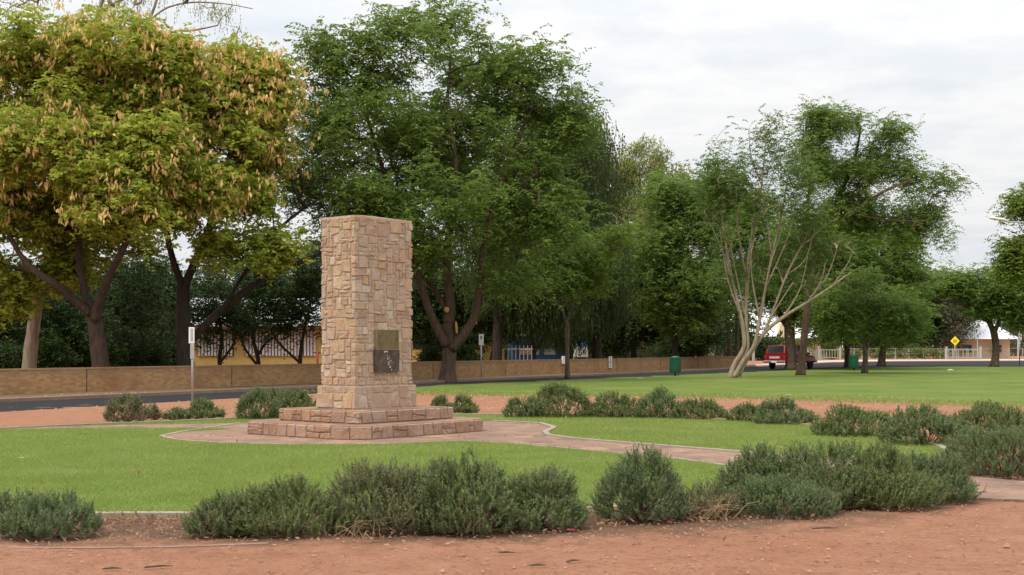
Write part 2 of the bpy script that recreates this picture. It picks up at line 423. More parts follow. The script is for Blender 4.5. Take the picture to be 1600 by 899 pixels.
plaza_poly = [tuple(p) for p in smooth_line([G(*p) for p in PLAZA_PX], 4, True)]
FAR_PX = [(540, 612), (640, 613), (800, 617.5), (1080, 619), (1250, 623), (1400, 627), (1600, 634), (1900, 645), (1900, 573), (1650, 572.5), (1500, 572.5), (1400, 573.5), (1290, 576.5), (1190, 580.2), (1140, 582.5), (940, 591), (720, 600), (600, 606.5)]
far_poly = ragged(densify([G(*p) for p in FAR_PX], .35), .7, .6)
road_near = [G(*p) for p in ((-400, 668), (0, 642.7), (500, 614), (720, 600.6), (940, 591.6), (1140, 583), (1190, 580.6), (1290, 577), (1400, 574), (1500, 573), (1650, 573), (1900, 573))]
road_far = [G(*p) for p in ((1900, 563), (1650, 563.7), (1400, 564.8), (1300, 566.3), (1250, 568.8), (1180, 573), (1130, 578), (900, 588), (500, 606), (0, 628), (-400, 648))]
road_poly = road_near + road_far

# ground sheet: a grid, fine near the garden, reaching the horizon
def axis(lo, hi, fine, far_lo, far_hi):
    a = list(np.arange(lo, hi, fine)); x = hi; s = fine
    while x < far_hi: a.append(x); s *= 1.25; x += s
    a.append(far_hi); x = lo; s = fine; b = []
    while x > far_lo: s *= 1.25; x -= s; b.append(x)
    return np.array(sorted(b + a))
gx = axis(-12, 12, .12, -2500, 2500); gy = axis(8, 36, .12, -120, 4000)
XX, YY = np.meshgrid(gx, gy); P2 = np.stack([XX.ravel(), YY.ravel()], 1)
zz = np.array([.012 * mnoise.noise(Vector((x * 1.3, y * 1.3, 0))) + .006 * mnoise.noise(Vector((x * 5, y * 5, 1))) if abs(x) < 14 and 7 < y < 38 else 0.0 for x, y in P2]) - .022
nx, ny = len(gx), len(gy)
idx = np.arange(nx * ny).reshape(ny, nx)
Q = np.stack([idx[:-1, :-1], idx[:-1, 1:], idx[1:, 1:], idx[1:, :-1]], -1).reshape(-1, 4)
gobj = npmesh('ground', np.column_stack([P2, zz]), Q, M['ground'], smooth=True)
gobj['kind'] = 'structure'
bed_line = near_arc
db = line_dist(bed_line, P2); ins = inside(lawn_poly, P2)
out_d = np.where(ins, 0, db)
bed = np.clip(1.3 - out_d / 2.2, 0, 1)
d2 = line_dist([tuple(p) for p in lawn_line[6 * 11:6 * 27]], P2)
bed = np.maximum(bed, np.clip(.8 - np.where(ins, 0, d2) / 1.2, 0, 1) * .8)
at = gobj.data.attributes.new('bed', 'FLOAT', 'POINT'); at.data.foreach_set('value', bed.astype(np.float32))

sheet('lawn', lawn_poly, .0, M['lawn'])
tag(MB().prism(plaza_poly if sum(plaza_poly[i][0] * plaza_poly[(i + 1) % len(plaza_poly)][1] - plaza_poly[(i + 1) % len(plaza_poly)][0] * plaza_poly[i][1] for i in range(len(plaza_poly))) > 0 else plaza_poly[::-1], -.08, .006).build('path', M['paving']), kind='structure')
sheet('far_lawn', far_poly, -.012, M['far_lawn'])
sheet('road', road_poly, -.016, M['asphalt'])
def strip_beyond(px_list, d0, d1): return None
verge = [G(*p) for p in ((-400, 648), (0, 628), (500, 606), (900, 588), (1130, 578), (1180, 573), (1180, 569), (1130, 572.5), (900, 581), (500, 595), (0, 615), (-400, 630))]
sheet('verge', verge, -.010, M['verge'])
foot = [G(*p) for p in ((1180, 572), (1250, 568), (1300, 565.6), (1400, 564.2), (1650, 563), (1900, 562.5), (1900, 560.5), (1650, 561), (1400, 562), (1300, 563), (1250, 565), (1180, 569.5))]
sheet('footpath', foot, -.006, M['concrete'])
tag(ribbon('kerb', lawn_line, .13, -.05, .035, M['kerb'], closed=True), kind='structure')
tag(ribbon('path_kerb', [G(*p) for p in ((770, 658.5), (845, 662.5), (866, 669), (852, 676), (856, 681), (900, 687), (1030, 697.5), (1150, 707), (1280, 718), (1400, 731))], .11, -.02, .03, M['kerb']), kind='structure')
tag(ribbon('path_kerb', [G(*p) for p in ((375, 661.5), (280, 676), (252, 682), (275, 688), (350, 693), (450, 695.5), (560, 695.5), (650, 693), (720, 690), (800, 694), (900, 703), (1060, 718), (1200, 737), (1290, 755))], .09, -.02, .018, M['kerb']), kind='structure')
tag(ribbon('road_kerb', [p for p in road_far[5:]], .25, -.05, .09, M['old_kerb']), kind='structure')
tag(ribbon('bed_edging', [G(*p) for p in ((-120, 848), (40, 853), (150, 853), (290, 851), (420, 846))], .07, -.06, -.012, M['old_kerb']), kind='structure')

# ------------------------------------------------------------------ grass, litter, pebbles (uncountable)
def blades(P, h, w, rng, lean=.5):
    n = len(P); az = rng.uniform(0, 2 * math.pi, n); hh = h * rng.uniform(.5, 1.3, n)
    s = np.stack([np.cos(az), np.sin(az), 0 * az], 1) * (w / 2)
    l = rng.normal(0, lean, (n, 2)) * hh[:, None]
    base = np.column_stack([P, np.zeros(n)])
    tip = base + np.column_stack([l, hh])
    return np.stack([base - s, base + s, tip], 1).reshape(-1, 3), np.arange(3 * n).reshape(n, 3)
def scatter(poly, n, rng, excl=()):
    a = np.array(poly); lo, hi = a.min(0), a.max(0)
    P = rng.uniform(lo, hi, (n, 2)); k = inside(poly, P)
    for e in excl: k &= ~inside(e, P)
    return P[k]
P = scatter(lawn_poly, 620000, RNG, [plaza_poly])
P = P[(np.abs(P[:, 0]) < P[:, 1] * .45 + 1)]
P = P[RNG.uniform(size=len(P)) < np.clip(16 / P[:, 1], .25, 1) * np.clip([.75 + .9 * mnoise.noise(Vector((x * 1.1, y * 1.1, 4))) for x, y in P], .12, 1)]
V, Q = blades(P, .042, .010, RNG, .6)
tag(npmesh('grass', V, Q, M['blade']), kind='stuff')
P = scatter(lawn_poly, 34000, RNG, [plaza_poly]); V, Q = blades(P, .04, .012, RNG, .8)
tag(npmesh('dry_grass', V, Q, M['dry_blade']), kind='stuff')
# tufts along lawn edges
edge = np.array(densify(lawn_poly, .03)); k = RNG.normal(0, .07, edge.shape)
P = np.repeat(edge, 5, 0) + RNG.normal(0, .06, (len(edge) * 5, 2)); V, Q = blades(P, .06, .012, RNG, .6)
tag(npmesh('edge_grass', V, Q, M['blade']), kind='stuff')
fe = np.array(densify([G(*p) for p in FAR_PX[:7]], .04, False)); P = np.repeat(fe, 10, 0); P = P + RNG.normal(0, .9, P.shape)
V, Q = blades(P, .07, .05, RNG, .9)
tag(npmesh('verge_grass', V, Q, M['blade']), kind='stuff')
P = np.repeat(fe, 6, 0); P = P + RNG.normal(0, 1.3, P.shape); V, Q = blades(P, .06, .05, RNG, 1.0)
tag(npmesh('verge_dry_grass', V, Q, M['dry_blade']), kind='stuff')

def flakes(P, size, rng, z=.0, tilt=.35):
    n = len(P); az = rng.uniform(0, 2 * math.pi, n); l = size * rng.uniform(.4, 1.6, n)
    a = np.column_stack([np.cos(az) * l, np.sin(az) * l, rng.normal(0, tilt, n) * l]); b = np.column_stack([-np.sin(az) * l * .4, np.cos(az) * l * .4, rng.normal(0, tilt, n) * l * .4])
    c = np.column_stack([P, z + np.abs(a[:, 2]) + np.abs(b[:, 2]) + .004])
    return np.stack([c - a, c + b, c + a, c - b], 1).reshape(-1, 3), np.arange(4 * n).reshape(n, 4)
arc = np.array(densify(near_arc, .02, False))
P = arc[RNG.integers(0, len(arc), 16000)]; cdir = P - np.array(lawn_poly).mean(0); cdir /= np.linalg.norm(cdir, axis=1)[:, None]
P = P + cdir * np.abs(RNG.normal(.2, .75, len(P)))[:, None] + RNG.normal(0, .1, P.shape)
P = P[~inside(plaza_poly, P)]
V, Q = flakes(P, .022, RNG); tag(npmesh('leaf_litter', V, Q, M['litter']), kind='stuff')
P = np.column_stack([RNG.uniform(-7, 8, 3500), RNG.uniform(8.5, 14.5, 3500)]); P = P[~inside(lawn_poly, P)]
V, Q = flakes(P, .018, RNG, -.015); tag(npmesh('fallen_leaves', V, Q, M['litter']), kind='stuff')
P = scatter(lawn_poly, 1500, RNG); V, Q = flakes(P, .026, RNG, .02); tag(npmesh('lawn_leaves', V, Q, M['litter']), kind='stuff')
def pebbles(P, size, rng):
    n = len(P); s = size * rng.lognormal(0, .5, n)
    o = np.array([(1, 0, 0), (0, 1, 0), (-1, 0, 0), (0, -1, 0), (0, 0, .7), (0, 0, -.5)])
    V = np.column_stack([P, np.full(n, -.012)])[:, None] + o[None] * s[:, None, None] * rng.uniform(.6, 1.3, (n, 6, 1))
    f = np.array([(0, 1, 4), (1, 2, 4), (2, 3, 4), (3, 0, 4)])
    return V.reshape(-1, 3), (np.arange(n)[:, None, None] * 6 + f[None]).reshape(-1, 3)
P = np.column_stack([RNG.uniform(-8, 9, 9000), RNG.uniform(8.2, 15, 9000)]); P = P[~inside(lawn_poly, P) & ~inside(plaza_poly, P)]
V, Q = pebbles(P, .0065, RNG); tag(npmesh('pebbles', V, Q, M['pebble']), kind='stuff')
P = np.column_stack([RNG.uniform(-16, 16, 6000), RNG.uniform(33, 48, 6000)]); P = P[~inside(lawn_poly, P) & ~inside(far_poly, P) & ~inside(road_poly, P)]
V, Q = pebbles(P, .02, RNG); tag(npmesh('gravel', V, Q, M['pebble']), kind='stuff')

# ------------------------------------------------------------------ stone monument
def masonry(mb, poly, z0, z1, cw, ch, rng, out=.022, gap=.005, wmax=4, hmax=3):
    poly = [np.array(p, float) for p in poly]; n = len(poly)
    dirs = [(poly[(i + 1) % n] - poly[i]) for i in range(n)]; lens = [np.linalg.norm(d) for d in dirs]
    dirs = [d / l for d, l in zip(dirs, lens)]; nor = [np.array((d[1], -d[0])) for d in dirs]
    cum = np.concatenate([[0], np.cumsum(lens)]); Pm = cum[-1]
    def pos(s, o):
        s = min(max(s, 0), Pm - 1e-7)
        i = min(int(np.searchsorted(cum, s + 1e-9, 'right') - 1), n - 1)
        if abs(s - cum[i]) < 1e-6:
            m = nor[i - 1] + nor[i]; m = m / (1 + nor[i - 1].dot(nor[i])); return poly[i] + m * o
        return poly[i] + dirs[i] * (s - cum[i]) + nor[i] * o
    nc, nr = int(round(Pm / cw)), max(1, int(round((z1 - z0) / ch))); ds, dz = Pm / nc, (z1 - z0) / nr
    occ = np.zeros((nr, nc), bool); sd = rng.uniform(0, 99)
    def warp(i, j):
        s, z = i * ds, z0 + j * dz
        ws = .3 * ds * mnoise.noise(Vector((s * 4, z * 4, sd))) * 1.6 if 0 < i < nc else 0
        wz = .32 * dz * mnoise.noise(Vector((s * 3, z * 5, sd + 7))) * 1.6 if 0 < j < nr else 0
        return s + ws, z + wz
    for j in range(nr):
        for i in range(nc):
            if occ[j, i]: continue
            w = int(rng.choice(range(1, wmax + 1), p=np.array([.18, .4, .28, .14][:wmax]) / sum([.18, .4, .28, .14][:wmax])))
            h = int(rng.choice(range(1, hmax + 1), p=np.array([.3, .45, .25][:hmax]) / sum([.3, .45, .25][:hmax])))
            if w == 1: h = min(h, 2)
            if h == 3: w = max(w, 2)
            k = 1
            while k < w and i + k < nc and not occ[j, i + k]: k += 1
            w = k; h = min(h, nr - j); occ[j:j + h, i:i + w] = True
            A, B, C, D = warp(i, j), warp(i + w, j), warp(i + w, j + h), warp(i, j + h)
            e = .014; sw = w * ds; zh = h * dz
            uu = [0, e / sw, .35 + rng.uniform(-.1, .1), .65 + rng.uniform(-.1, .1), 1 - e / sw, 1]
            vv = [0, e / zh, .5 + rng.uniform(-.15, .15), 1 - e / zh, 1]
            corner = [c for c in cum[1:-1] if (A[0] + D[0]) / 2 + .03 < c < (B[0] + C[0]) / 2 - .03]
            proud = out * rng.uniform(.35, 1.25); tx, tz = rng.normal(0, .3, 2) * out
            cols = [(u, None) for u in uu]
            if corner:
                u0 = (corner[0] - (A[0] + D[0]) / 2) / ((B[0] + C[0] - A[0] - D[0]) / 2)
                cols = [c for c in cols if abs(c[0] - u0) > .06 or c[0] in (0, 1)] + [(u0, corner[0])]; cols.sort(key=lambda c: c[0])
            vs = []
            for b, v_ in enumerate(vv):
                sl = A[0] + (D[0] - A[0]) * v_ + gap; sr = B[0] + (C[0] - B[0]) * v_ - gap
                for a, (u, fix) in enumerate(cols):
                    s = fix if fix is not None else sl + (sr - sl) * u
                    zb = A[1] + (B[1] - A[1]) * u + gap; zt = D[1] + (C[1] - D[1]) * u - gap
                    z = zb + (zt - zb) * v_
                    brd = a in (0, len(cols) - 1) or b in (0, len(vv) - 1)
                    o = -.004 if brd else proud + tx * (u - .5) + tz * (v_ - .5) + rng.normal(0, .2 * out)
                    q = pos(s, o); vs.append((q[0], q[1], z))
            m = len(cols)
            mb.add(vs, [(b * m + a, b * m + a + 1, (b + 1) * m + a + 1, (b + 1) * m + a) for b in range(len(vv) - 1) for a in range(m - 1)])
    return mb
def rect(a, b):
    return [tuple(a * sx * MU + b * sy * MV) for sx, sy in ((1, 1), (-1, 1), (-1, -1), (1, -1))]
def chamf(a, b, c):
    pts = []
    for (sx, sy), first in (((1, 1), 0), ((-1, 1), 1), ((-1, -1), 0), ((1, -1), 1)):
        p1 = (sx * (a - c), sy * b); p2 = (sx * a, sy * (b - c))
        pts += [p1, p2] if first else [p2, p1]
    return [tuple(p[0] * MU + p[1] * MV) for p in pts]
rng = np.random.default_rng(5)
mon = empty('stone_monument', (MC[0], MC[1], 0), 'tall rectangular sandstone block monument with two metal plaques on stepped stone base', 'monument')
SA, SB = .75, .44
ZB, ZT = .47, 4.06
p = MB(); masonry(p, chamf(1.85, 1.6, .35), 0, .235, .13, .118, rng, out=.02, hmax=2, wmax=3)
low = p.build('lower_step', M['stone_step'], mon)
MB().prism(chamf(1.845, 1.595, .35), -.1, .238).build('step_core', M['paving'], low)
p = MB(); masonry(p, rect(1.25, 1.05), .243, ZB - .004, .13, .113, rng, out=.02, hmax=2, wmax=3)
up = p.build('upper_step', M['stone_step'], mon)
MB().prism(rect(1.245, 1.045), .2, ZB - .002).build('step_core', M['paving'], up)
p = MB(); masonry(p, rect(SA + .055, SB + .055), ZB + .002, .9, .12, .14, rng, out=.018, gap=.008, hmax=3)
pl = p.build('plinth', M['stone'], mon)
MB().prism(rect(SA + .058, SB + .058), ZB - .05, .895).build('plinth_core', M['mortar'], pl)
p = MB(); masonry(p, rect(SA, SB), .9, ZT - .05, .082, .078, rng, out=.02, gap=.007, wmax=4, hmax=3)
sh = p.build('shaft', M['stone'], mon)
MB().prism(rect(SA - .001, SB - .001), .85, ZT - .06).build('shaft_core', M['mortar'], sh)
q = rect(SA + .012, SB + .012); n = 4
vs = [(x, y, ZT - .06) for x, y in q] + [(x, y, ZT - .012) for x, y in q] + [tuple(.35 * np.array(x)) + (ZT + .035,) for x in q]
MB().add(vs, [(i, (i + 1) % 4, 4 + (i + 1) % 4, 4 + i) for i in range(4)] + [(4 + i, 4 + (i + 1) % 4, 8 + (i + 1) % 4, 8 + i) for i in range(4)] + [(8, 9, 10, 11)]).build('cap', M['stone'], mon)
fn = -MV * 1.0
def onface(t, o): return -SA * MU - SB * MV + t * MU + fn * (o + .012)       # local, t from the front corner along the wide face
def face_box(t0, t1, z0, z1, o0, o1):
    mb = MB(); a = [onface(t0, o0), onface(t1, o0), onface(t1, o1), onface(t0, o1)]
    return mb.prism([tuple(x) for x in a][::-1], z0, z1)
up_p = face_box(.52, 1.08, 1.585, 1.93, .0, .045).build('plaque', M['bronze'], mon); up_p['label'] = 'greenish bronze plaque with rows of lettering'
fr = MB()
for a in ((.50, .52, 1.57, 1.945), (1.08, 1.10, 1.57, 1.945), (.52, 1.08, 1.93, 1.945), (.52, 1.08, 1.57, 1.585)):
    b = face_box(*a, 0, .052); fr.add(b.v, b.f)
fr.build('plaque_frame', M['plaque_frame'], up_p)
ln = MB(); rr = random.Random(3)
for i in range(9):
    z = 1.895 - i * .033; t = .57 + rr.uniform(0, .06); end = 1.03 - rr.uniform(0, .08)
    while t < end:
        L = rr.uniform(.02, .06); b = face_box(t, t + L, z - .012, z, .044, .048); ln.add(b.v, b.f); t += L + .012
ln.build('lettering', M['plaque_frame'], up_p)
lo_p = face_box(.47, 1.11, 1.15, 1.567, .0, .05).build('plaque', M['plaque_dark'], mon); lo_p['label'] = 'dark lower plaque flecked with white spots'
sp_ = MB()
for t, z, r in ((.71, 1.53, .016), (.75, 1.535, .014), (.78, 1.53, .012), (.80, 1.40, .014), (.84, 1.42, .01), (.83, 1.33, .014), (.88, 1.36, .012), (.82, 1.29, .012), (.86, 1.24, .018), (.90, 1.19, .012), (.79, 1.45, .008), (.95, 1.33, .007), (.99, 1.49, .006), (.62, 1.36, .006)):
    c = onface(t, .0505); pts = []
    for k in range(7):
        a = k / 7 * 2 * math.pi; rr_ = r * rr.uniform(.6, 1.2); qv = c + MU * math.cos(a) * rr_; pts.append((qv[0], qv[1], z + math.sin(a) * rr_ * 1.2))
    sp_.add(pts, [tuple(range(7))])
sp_.build('white_spots', M['white'], lo_p)

# ------------------------------------------------------------------ trees
def spline3(pts, step=.6):
    P = np.array([q[:3] for q in pts]); R = np.array([q[3] for q in pts])
    out = []; rr = []
    sm = smooth_line(list(np.column_stack([P, R])), 4)
    sm = np.array(sm); return sm[:, :3], np.maximum(sm[:, 3], .008)

def frond_leaves(T, rng, F=10, L=7, length=.7, leaf=.15, width=.05, droop=.35, spread=.25, up=.3, out=None):
    n = len(T); sh = (n, F, L, 2)
    base = T[:, None, :] + rng.normal(0, spread, (n, F, 3)) * np.array([1, 1, .85])
    az = rng.uniform(0, 2 * math.pi, (n, F)); h = np.stack([np.cos(az), np.sin(az), 0 * az], -1)
    e0 = rng.normal(up, .5, (n, F)); ln = length * rng.uniform(.6, 1.25, (n, F))
    s = (np.arange(L) + .6) / L
    pos = base[:, :, None] + ln[:, :, None, None] * (s[None, None, :, None] * h[:, :, None] + np.array([0, 0, 1.0]) * (s[None, None, :] * e0[:, :, None] - droop * s[None, None, :] ** 2)[..., None])
    side = np.stack([np.sin(az), -np.cos(az), 0 * az], -1)
    sg = np.array([-1.0, 1.0])
    d = side[:, :, None, None] * sg[None, None, None, :, None] * .9 + h[:, :, None, None] * .5 + rng.normal(0, .3, sh + (3,)) + np.array([0, 0, -.4])
    d /= np.linalg.norm(d, axis=-1, keepdims=True)
    l = leaf * rng.uniform(.7, 1.2, sh) * (1.1 - .7 * np.abs(s - .45))[None, None, :, None]
    nrm = np.array([0, 0, 1.0]) + rng.normal(0, .85, sh + (3,))
    w = np.cross(d, nrm); w /= np.linalg.norm(w, axis=-1, keepdims=True) + 1e-9; w *= width * (l / leaf)[..., None] * .5
    p = np.broadcast_to(pos[:, :, :, None], sh + (3,)); tip = p + d * l[..., None]; mid = p + d * l[..., None] * .45
    V = np.stack([p, mid + w, tip, mid - w], -2).reshape(-1, 3)
    return V, np.arange(len(V)).reshape(-1, 4)

def ball_leaves(T, rng, n=80, rad=.5, leaf=.1, width=.06):
    k = len(T); u = rng.normal(size=(k, n, 3)); u /= np.linalg.norm(u, axis=-1, keepdims=True)
    p = T[:, None] + u * (rad * rng.uniform(.25, 1, (k, n, 1))) * np.array([1, 1, .75])
    d = u * .6 + rng.normal(0, .6, (k, n, 3)); d /= np.linalg.norm(d, axis=-1, keepdims=True)
    w = np.cross(d, np.array([0, 0, 1.0]) + rng.normal(0, .5, (k, n, 3))); w /= np.linalg.norm(w, axis=-1, keepdims=True) + 1e-9
    l = leaf * rng.uniform(.6, 1.4, (k, n, 1))
    V = np.stack([p, p + d * l * .5 + w * width * .5, p + d * l, p + d * l * .5 - w * width * .5], -2).reshape(-1, 3)
    return V, np.arange(len(V)).reshape(-1, 4)

def strand_leaves(T, rng, n=26, length=1.3, spread=.5, width=.05, seg=5):
    k = len(T); p = T[:, None] + rng.normal(0, spread, (k, n, 3)) * np.array([1, 1, .6]); L = length * rng.uniform(.4, 1.3, (k, n, 1))
    out = rng.normal(0, .18, (k, n, 3)) * np.array([1, 1, 0]); Vs = []
    for i in range(seg):
        a, b = i / seg, (i + .9) / seg
        pa = p + L * (out * a * (2 - a) + np.array([0, 0, -1]) * a ** 1.2); pb = p + L * (out * b * (2 - b) + np.array([0, 0, -1]) * b ** 1.2)
        az = rng.uniform(0, 6.28, (k, n)); w = np.stack([np.cos(az), np.sin(az), 0 * az], -1) * width * .5
        m = (pa + pb) / 2 + rng.normal(0, .02, pa.shape); Vs.append(np.stack([pa, m + w, pb, m - w], -2))
    V = np.concatenate(Vs, 1).reshape(-1, 3); return V, np.arange(len(V)).reshape(-1, 4)

DENS = dict(frond=2.3, ball=1.6, strand=1.2)
def tree(name, label, d, limbs, blobs, leaf='jac', n=300, mat='leaf_jac', bark='bark', group='trees along the road', seed=1, r_tip=.012, gapk=.0,
         twigs=(), pods=0, lf=None, scars=(), cat='tree', n_tw=60, fork_scale=1.0):
    rng = np.random.default_rng(seed); ppm = F0 / d
    bx = (limbs[0][0][0] - 800) * d / F0; base = np.array((bx, d, 0.0))
    def loc(px, py, dd=0.0): return np.array(W(px, py, d + dd)) - base
    LM = []
    for li, l in enumerate(limbs):
        pts = []
        for q in l:
            c = loc(q[0], q[1], q[3] if len(q) > 3 else 0); pts.append((*c, q[2] * .72 / ppm))
        if li == 0: pts[0] = (pts[0][0], pts[0][1], -.08, pts[0][3])
        LM.append(spline3(pts))
    T = []; LV = []
    def sample(bl, cnt):
        wts = np.array([b[2] * b[3] for b in bl], float); wts /= wts.sum(); R = []
        for b, k in zip(bl, np.maximum(1, (wts * cnt)).astype(int)):
            c = loc(b[0], b[1], b[4] if len(b) > 4 else 0); rx, rz = b[2] / ppm, b[3] / ppm; ry = (b[5] / ppm if len(b) > 5 else rx * .85)
            u = rng.normal(size=(k, 3)); u /= np.linalg.norm(u, axis=1)[:, None]
            q = c + u * (rng.uniform(0, 1, (k, 1)) ** .38) * np.array((rx, ry, rz)); R.append(q)
        R = np.concatenate(R)
        if gapk:
            g = np.array([mnoise.noise(Vector(tuple(x / (2.2))) + Vector((seed * 7.1, 0, 0))) for x in R]); R = R[g > -gapk]
        return R[R[:, 2] > .6]
    T = sample(blobs, int(n * DENS.get(leaf, 1)))
    TW = sample(list(twigs), n_tw) if twigs else np.zeros((0, 3))
    # branch growth
    cap = 60000; POS = np.zeros((cap, 3)); PAR = np.full(cap, -1); FIX = np.zeros(cap); c = 0
    for P, R in LM:
        prev = -1
        if c > 0: prev = int(np.argmin(np.linalg.norm(POS[:c] - P[0], axis=1)))
        for p_, r_ in zip(P, R):
            POS[c] = p_; PAR[c] = prev; FIX[c] = r_; prev = c; c += 1
    nl = c; paths = []
    allT = np.concatenate([T, TW])
    dist0 = np.array([np.min(np.linalg.norm(POS[:nl] - t_, axis=1)) for t_ in allT])
    for ti in np.argsort(dist0):
        t_ = allT[ti]; dv = POS[:c] - t_; ds = np.linalg.norm(dv, axis=1) * (1 + .5 * (dv[:, 2] > 0)) + np.where(FIX[:c] > .12, .35, 0)
        ds[:3] += 5
        j = int(np.argmin(ds)); D = np.linalg.norm(t_ - POS[j]); k = max(2, int(D / .55))
        mid = (POS[j] + t_) / 2 + np.array((0, 0, .12 * D)) + rng.normal(0, .07 * D, 3); idxs = [j]; prev = j
        for i in range(1, k + 1):
            s = i / k; POS[c] = (1 - s) ** 2 * POS[j] + 2 * s * (1 - s) * mid + s * s * t_; PAR[c] = prev; prev = c; idxs.append(c); c += 1
        paths.append(idxs)
    cnt = np.zeros(c)
    for pth in paths: cnt[pth[-1]] += 1
    for i in range(c - 1, nl - 1, -1): cnt[PAR[i]] += cnt[i]
    RAD = np.where(FIX[:c] > 0, FIX[:c], r_tip * np.maximum(cnt[:c], .7) ** .5)
    root = empty(name, tuple(base), label, cat, group)
    mb = MB()
    for li, (P, R) in enumerate(LM):
        R = R.copy()
        if li == 0:
            fl = np.exp(-np.clip(P[:, 2], 0, None) / .35) * .45; R = R * (1 + fl)
        mb.tube(P, R, 10 if R.max() > .12 else 7, .07 if R.max() > .12 else .03)
    for pth in paths:
        r = RAD[pth].copy(); r[0] = min(r[0], r[1] * 1.25); mb.tube(POS[pth], r, 5, cap=False)
    mb.build('trunk', M[bark], root, True)
    lf = lf or {}
    if leaf == 'frond': V, Q = frond_leaves(T, rng, **lf)
    elif leaf == 'ball': V, Q = ball_leaves(T, rng, **lf)
    else: V, Q = strand_leaves(T, rng, **lf)
    npmesh('crown', V, Q, M[mat], root)
    if pods:
        tp = T[T[:, 2] > np.quantile(T[:, 2], .12)]; tp = tp[tp[:, 1] < np.quantile(tp[:, 1], .8)]
        tp = tp[np.array([mnoise.noise(Vector(tuple(x / 1.6))) for x in tp]) > -.12]
        k = pods; idx_ = rng.integers(0, len(tp), k); m_ = rng.integers(2, 8, k)
        p_ = np.repeat(tp[idx_] + rng.normal(0, .6, (k, 3)) * np.array([1, 1, .5]), m_, 0); p_ = p_ + rng.normal(0, .085, p_.shape)
        az = rng.uniform(0, 6.28, len(p_)); w_ = np.column_stack([np.cos(az), np.sin(az), rng.normal(0, .3, len(az))]) * rng.uniform(.04, .07, (len(p_), 1))
        L_ = rng.uniform(.14, .32, (len(p_), 1)); dn = np.column_stack([rng.normal(0, .3, (len(p_), 2)), -np.ones(len(p_))]) * L_
        V = np.stack([p_, p_ + dn * .35 + w_, p_ + dn, p_ + dn * .45 - w_], 1).reshape(-1, 3)
        npmesh('seed_pods', V, np.arange(len(V)).reshape(-1, 4), M['pod'], root)
    for (px, py, rx, rz, ang) in scars:
        c_ = loc(px, py, -.42); vs = [(c_[0], c_[1] - .06, c_[2])]; kk = 14
        for i in range(kk):
            a = 2 * math.pi * i / kk; x, z = rx * math.cos(a), rz * math.sin(a)
            vs.append((c_[0] + x * math.cos(ang) - z * math.sin(ang), c_[1], c_[2] + x * math.sin(ang) + z * math.cos(ang)))
        for i in range(kk): v_ = vs[1 + i]; vs.append((v_[0] * 1, v_[1] + .3, v_[2]))
        MB().add(vs, [(0, 1 + i, 1 + (i + 1) % kk) for i in range(kk)] + [(1 + i, 1 + kk + i, 1 + kk + (i + 1) % kk, 1 + (i + 1) % kk) for i in range(kk)]).build('pruning_scar', M['scar'], root)
    return root

JF = dict(F=14, L=7, length=.85, leaf=.23, width=.085, droop=.75, spread=.34, up=.45)
# the big tree behind the monument
tree('shade_tree', 'big spreading green tree with forked trunk and orange pruning scars behind the stone monument', GD(597),
     [[(699, 597, 17), (700, 575, 15), (702, 550, 14.5), (702, 525, 13), (702, 505, 12)],
      [(702, 505, 12), (704, 480, 10.5), (700, 445, 9.5), (698, 400, 9, -.5), (708, 330, 7, -1), (712, 250, 5, -1), (700, 160, 3.5), (705, 80, 2)],
      [(706, 545, 11, -.2), (727, 520, 10, -.4), (743, 490, 9, -.6), (750, 440, 7.5, -.8), (757, 380, 6.5, -1), (775, 310, 5.5, -1), (800, 240, 4), (830, 170, 2.5)],
      [(697, 540, 10, -.2), (682, 510, 9, -.4), (665, 470, 8, -.6), (650, 420, 7, -1), (630, 350, 6, -1), (600, 270, 5), (575, 190, 3.5), (550, 120, 2)],
      [(700, 490, 7), (680, 455, 6.5, .5), (655, 415, 6, 1), (640, 340, 5, 2), (650, 250, 4, 2), (640, 150, 2.5, 2)],
      [(775, 310, 4, -1), (800, 300, 3, -1.5), (840, 270, 2, -2)]],
     [(700, 95, 150, 62), (565, 105, 90, 62), (820, 135, 85, 62), (620, 200, 150, 75), (790, 230, 120, 80), (505, 190, 50, 60), (540, 290, 90, 60, -2), (690, 310, 130, 70, -2), (850, 330, 80, 80, 0), (700, 400, 110, 50, 1), (880, 190, 50, 60),
      (820, 420, 90, 50, 0), (475, 285, 45, 45, -2), (515, 75, 55, 32), (610, 45, 70, 24), (730, 32, 70, 20), (640, 340, 90, 60, -3), (560, 360, 70, 35, 0), (910, 260, 30, 50), (700, 250, 200, 120, 4)],
     'frond', 840, gapk=.04, seed=3, bark='bark_red', lf=JF, scars=((698, 484, .11, .13, 0), (741, 501, .12, .2, .35), (713, 512, .06, .3, .1)))

